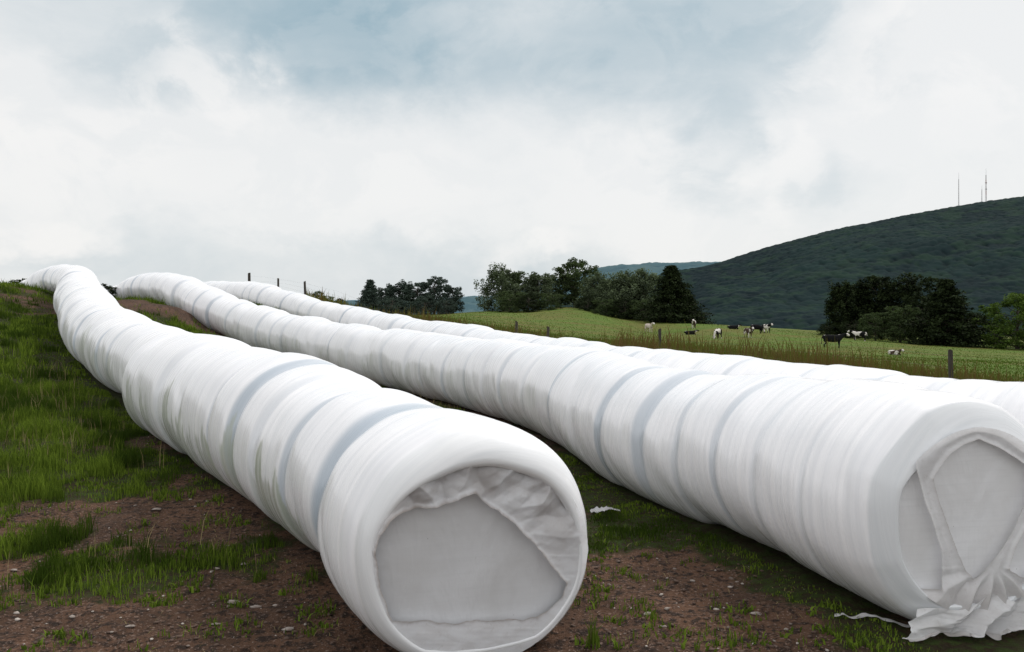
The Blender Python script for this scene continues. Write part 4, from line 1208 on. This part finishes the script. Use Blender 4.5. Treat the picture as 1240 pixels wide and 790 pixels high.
def cow(u, v, Y, rz, pose, mi, lab, patch, sc=1.0):
    p = rel(u, v, Y); g = float(height(np.array([p[0]]), np.array([p[1]]))[0])
    if pose not in COWS: COWS[pose] = cow_mesh(pose, 1)
    key = (pose, mi)
    if key not in COWS:
        m = COWS[pose].copy(); m.materials.clear(); m.materials.append(M_C[mi]); COWS[key] = m
    root = empty('cow', (p[0], p[1], g - .08), rz); root.scale = (sc * .86,) * 3
    tag(root, lab, 'cow', 'dairy cows on the pasture')
    b = bpy.data.objects.new('body', COWS[key]); COL.objects.link(b); b.parent = root
    if patch:
        V, f = head_patch(pose); mesh_obj('white_face_blaze', V, f, M_FACEW, root)
P = math.pi
cow(786, 401, 108, -P / 2 + .35, 'standing', 2, 'whitish brown cow facing the camera alone on the grass left of the black conifer', True)
cow(840, 394, 112, -P / 2 - .3, 'standing', 3, 'pale-faced cow standing at the right foot of the black conifer', True)
cow(836, 403, 100, 0, 'lying', 0, 'small dark cow lying flat in the grass below the black conifer', False, .85)
cow(869, 409, 92, -P * .70, 'grazing', 1, 'black and white cow grazing alone right of the black conifer', True)
cow(888, 405, 112, 0, 'lying', 0, 'dark cow lying down between the lone grazer and the group of three', False, .9)
cow(906, 411, 96, -P * .45, 'standing', 3, 'brownish cow facing the camera at the left of the group of three', True)
cow(917, 408, 104, .2, 'grazing', 0, 'black cow in the middle of the group of three', False)
cow(928, 405, 108, -P * .4, 'standing', 1, 'cow with a white face at the right of the group of three', True)
cow(1009, 425, 70, -.25, 'standing', 0, 'largest cow, black bodied with a white face, side on before the dark grove', True)
cow(1040, 411, 100, P * .8, 'standing', 1, 'far cow just behind the head of the largest cow', True)
cow(1083, 433.5, 56, -P * .4, 'lying', 3, 'white and brown cow lying in the weeds below the dark grove', True, .62)

# ------------------------------------------------------------------ sky and light
world = bpy.data.worlds.new('World'); scene.world = world; world.use_nodes = True
wt = NT(world.node_tree)
for nd in list(wt.n): wt.n.remove(nd)
SUN_EL = math.radians(52); SUN_AZ = math.radians(48)     # azimuth clockwise from the view direction (+Y)
sky = wt.new('ShaderNodeTexSky'); sky.sky_type = 'NISHITA'; sky.sun_disc = False
sky.sun_elevation = SUN_EL; sky.sun_rotation = SUN_AZ; sky.dust_density = 2.0
co = wt.new('ShaderNodeTexCoord').outputs['Generated']
sp = wt.new('ShaderNodeSeparateXYZ'); wt.put(sp.inputs[0], co)
az = wt.math('ARCTAN2', sp.outputs[0], sp.outputs[1])
hh = wt.math('SQRT', wt.math('ADD', wt.math('POWER', sp.outputs[0], 2.0), wt.math('POWER', sp.outputs[1], 2.0)))
el = wt.math('ARCTAN2', sp.outputs[2], hh)
cb = wt.new('ShaderNodeCombineXYZ'); wt.put(cb.inputs[0], az); wt.put(cb.inputs[1], el)
P0 = cb.outputs[0]
nz = wt.noise(wt.scalev(co, (1, 1, 1.7)), 3.0, 6, 0.58, 0.3, out=1)
nz2 = wt.noise(wt.scalev(co, (1, 1, 1.5)), 11.0, 6, 0.62, 0.2, out=1)
nd_ = wt.vmath('MULTIPLY', wt.vmath('SUBTRACT', nz, (.5, .5, .5)), (.26, .17, 0))
nd2 = wt.vmath('MULTIPLY', wt.vmath('SUBTRACT', nz2, (.5, .5, .5)), (.09, .07, 0))
PW = wt.vmath('ADD', wt.vmath('ADD', P0, nd_), nd2)
def sky_blob(u, v, ru, rv, w, soft=.35):
    a = math.atan((u - 620) / F); e = math.atan((HOR - v) / F * math.cos(a))
    q = wt.vmath('MULTIPLY', wt.vmath('SUBTRACT', PW, (a, e, 0)), (F / ru, F / rv, 0))
    return wt.ramp(wt.vmath('LENGTH', q), soft, 1.25, w, 0.0)
def accum(lst):
    s = None
    for b in lst:
        v = sky_blob(*b); s = v if s is None else wt.math('ADD', s, v)
    return s
dark = accum([(290, -10, 330, 130, .52), (430, 70, 230, 95, .50), (640, 20, 400, 125, .50), (870, 60, 230, 140, .52), (860, 185, 70, 60, .32), (130, 95, 90, 50, .45), (985, 225, 55, 40, .3), (1110, 120, 60, 35, .2),
              (380, 335, 420, 55, .38), (640, 320, 260, 40, .2), (20, 330, 160, 30, .1), (500, -250, 900, 160, .3)])
light = accum([(240, 110, 110, 70, .5), (80, 205, 170, 60, .5), (50, 300, 90, 30, .6), (420, 230, 160, 50, .35), (40, 110, 90, 60, .4), (1130, 60, 170, 120, .4), (640, 302, 70, 20, .45), (760, 240, 160, 80, .25), (950, 200, 60, 60, .35)])
nbase = wt.noise(wt.scalev(co, (1, 1, 1.8)), 4.5, 7, 0.6, 0.4)
dk = wt.math('SUBTRACT', wt.math('ADD', dark, wt.math('MULTIPLY', wt.math('SUBTRACT', nbase, .5), .95)), wt.math('MULTIPLY', light, .65))
cc = wt.mix(wt.ramp(dk, 0.0, 1.45, smooth=False), (0.875, 0.885, 0.885), (0.34, 0.475, 0.55))
pf = wt.noise(wt.scalev(co, (1, 1, 1.5)), 9.0, 6, 0.6, 0.5)
cc = wt.mix(wt.math('MULTIPLY', wt.math('MULTIPLY', wt.math('ADD', light, .12), wt.ramp(pf, .43, .57)), 1.1, clamp=True), cc, (0.96, 0.95, 0.935))
lp = wt.ramp(sp.outputs[2], -0.05, 0.0)
bg1 = wt.new('ShaderNodeBackground'); wt.put(bg1.inputs[0], sky.outputs[0]); bg1.inputs[1].default_value = 0.10
bg2 = wt.new('ShaderNodeBackground'); wt.put(bg2.inputs[0], cc); wt.put(bg2.inputs[1], wt.ramp(sp.outputs[1], -0.35, 0.45, 1.24, 1.0))  # unseen sky behind the camera brightened to lift the film sides
mx = wt.new('ShaderNodeMixShader'); mx.inputs[0].default_value = .93
wt.l.new(bg1.outputs[0], mx.inputs[1]); wt.l.new(bg2.outputs[0], mx.inputs[2])
wo = wt.new('ShaderNodeOutputWorld'); wt.l.new(mx.outputs[0], wo.inputs[0])

sl = bpy.data.lights.new('sun', 'SUN'); sl.energy = 1.95; sl.angle = math.radians(11); sl.color = (1, .97, .93)
so = bpy.data.objects.new('sun', sl); COL.objects.link(so)
dvec = Vector((math.sin(SUN_AZ) * math.cos(SUN_EL), math.cos(SUN_AZ) * math.cos(SUN_EL), math.sin(SUN_EL)))
so.rotation_euler = dvec.to_track_quat('Z', 'Y').to_euler(); so.location = (0, 0, 30)

# ------------------------------------------------------------------ camera
cd = bpy.data.cameras.new('camera'); cd.sensor_width = 36; cd.lens = 36 * F / 1240
cd.shift_y = -(395 - HOR) / 1240.0
cd.clip_end = 30000; cd.clip_start = .05
cam = bpy.data.objects.new('camera', cd); COL.objects.link(cam)
cam.location = (0, 0, CAMZ); cam.rotation_euler = (math.pi / 2, 0, 0)
scene.camera = cam
scene.view_settings.view_transform = 'Standard'; scene.view_settings.look = 'None'
scene.view_settings.exposure = 0; scene.view_settings.gamma = 1
scene.render.resolution_x = 1024; scene.render.resolution_y = 652
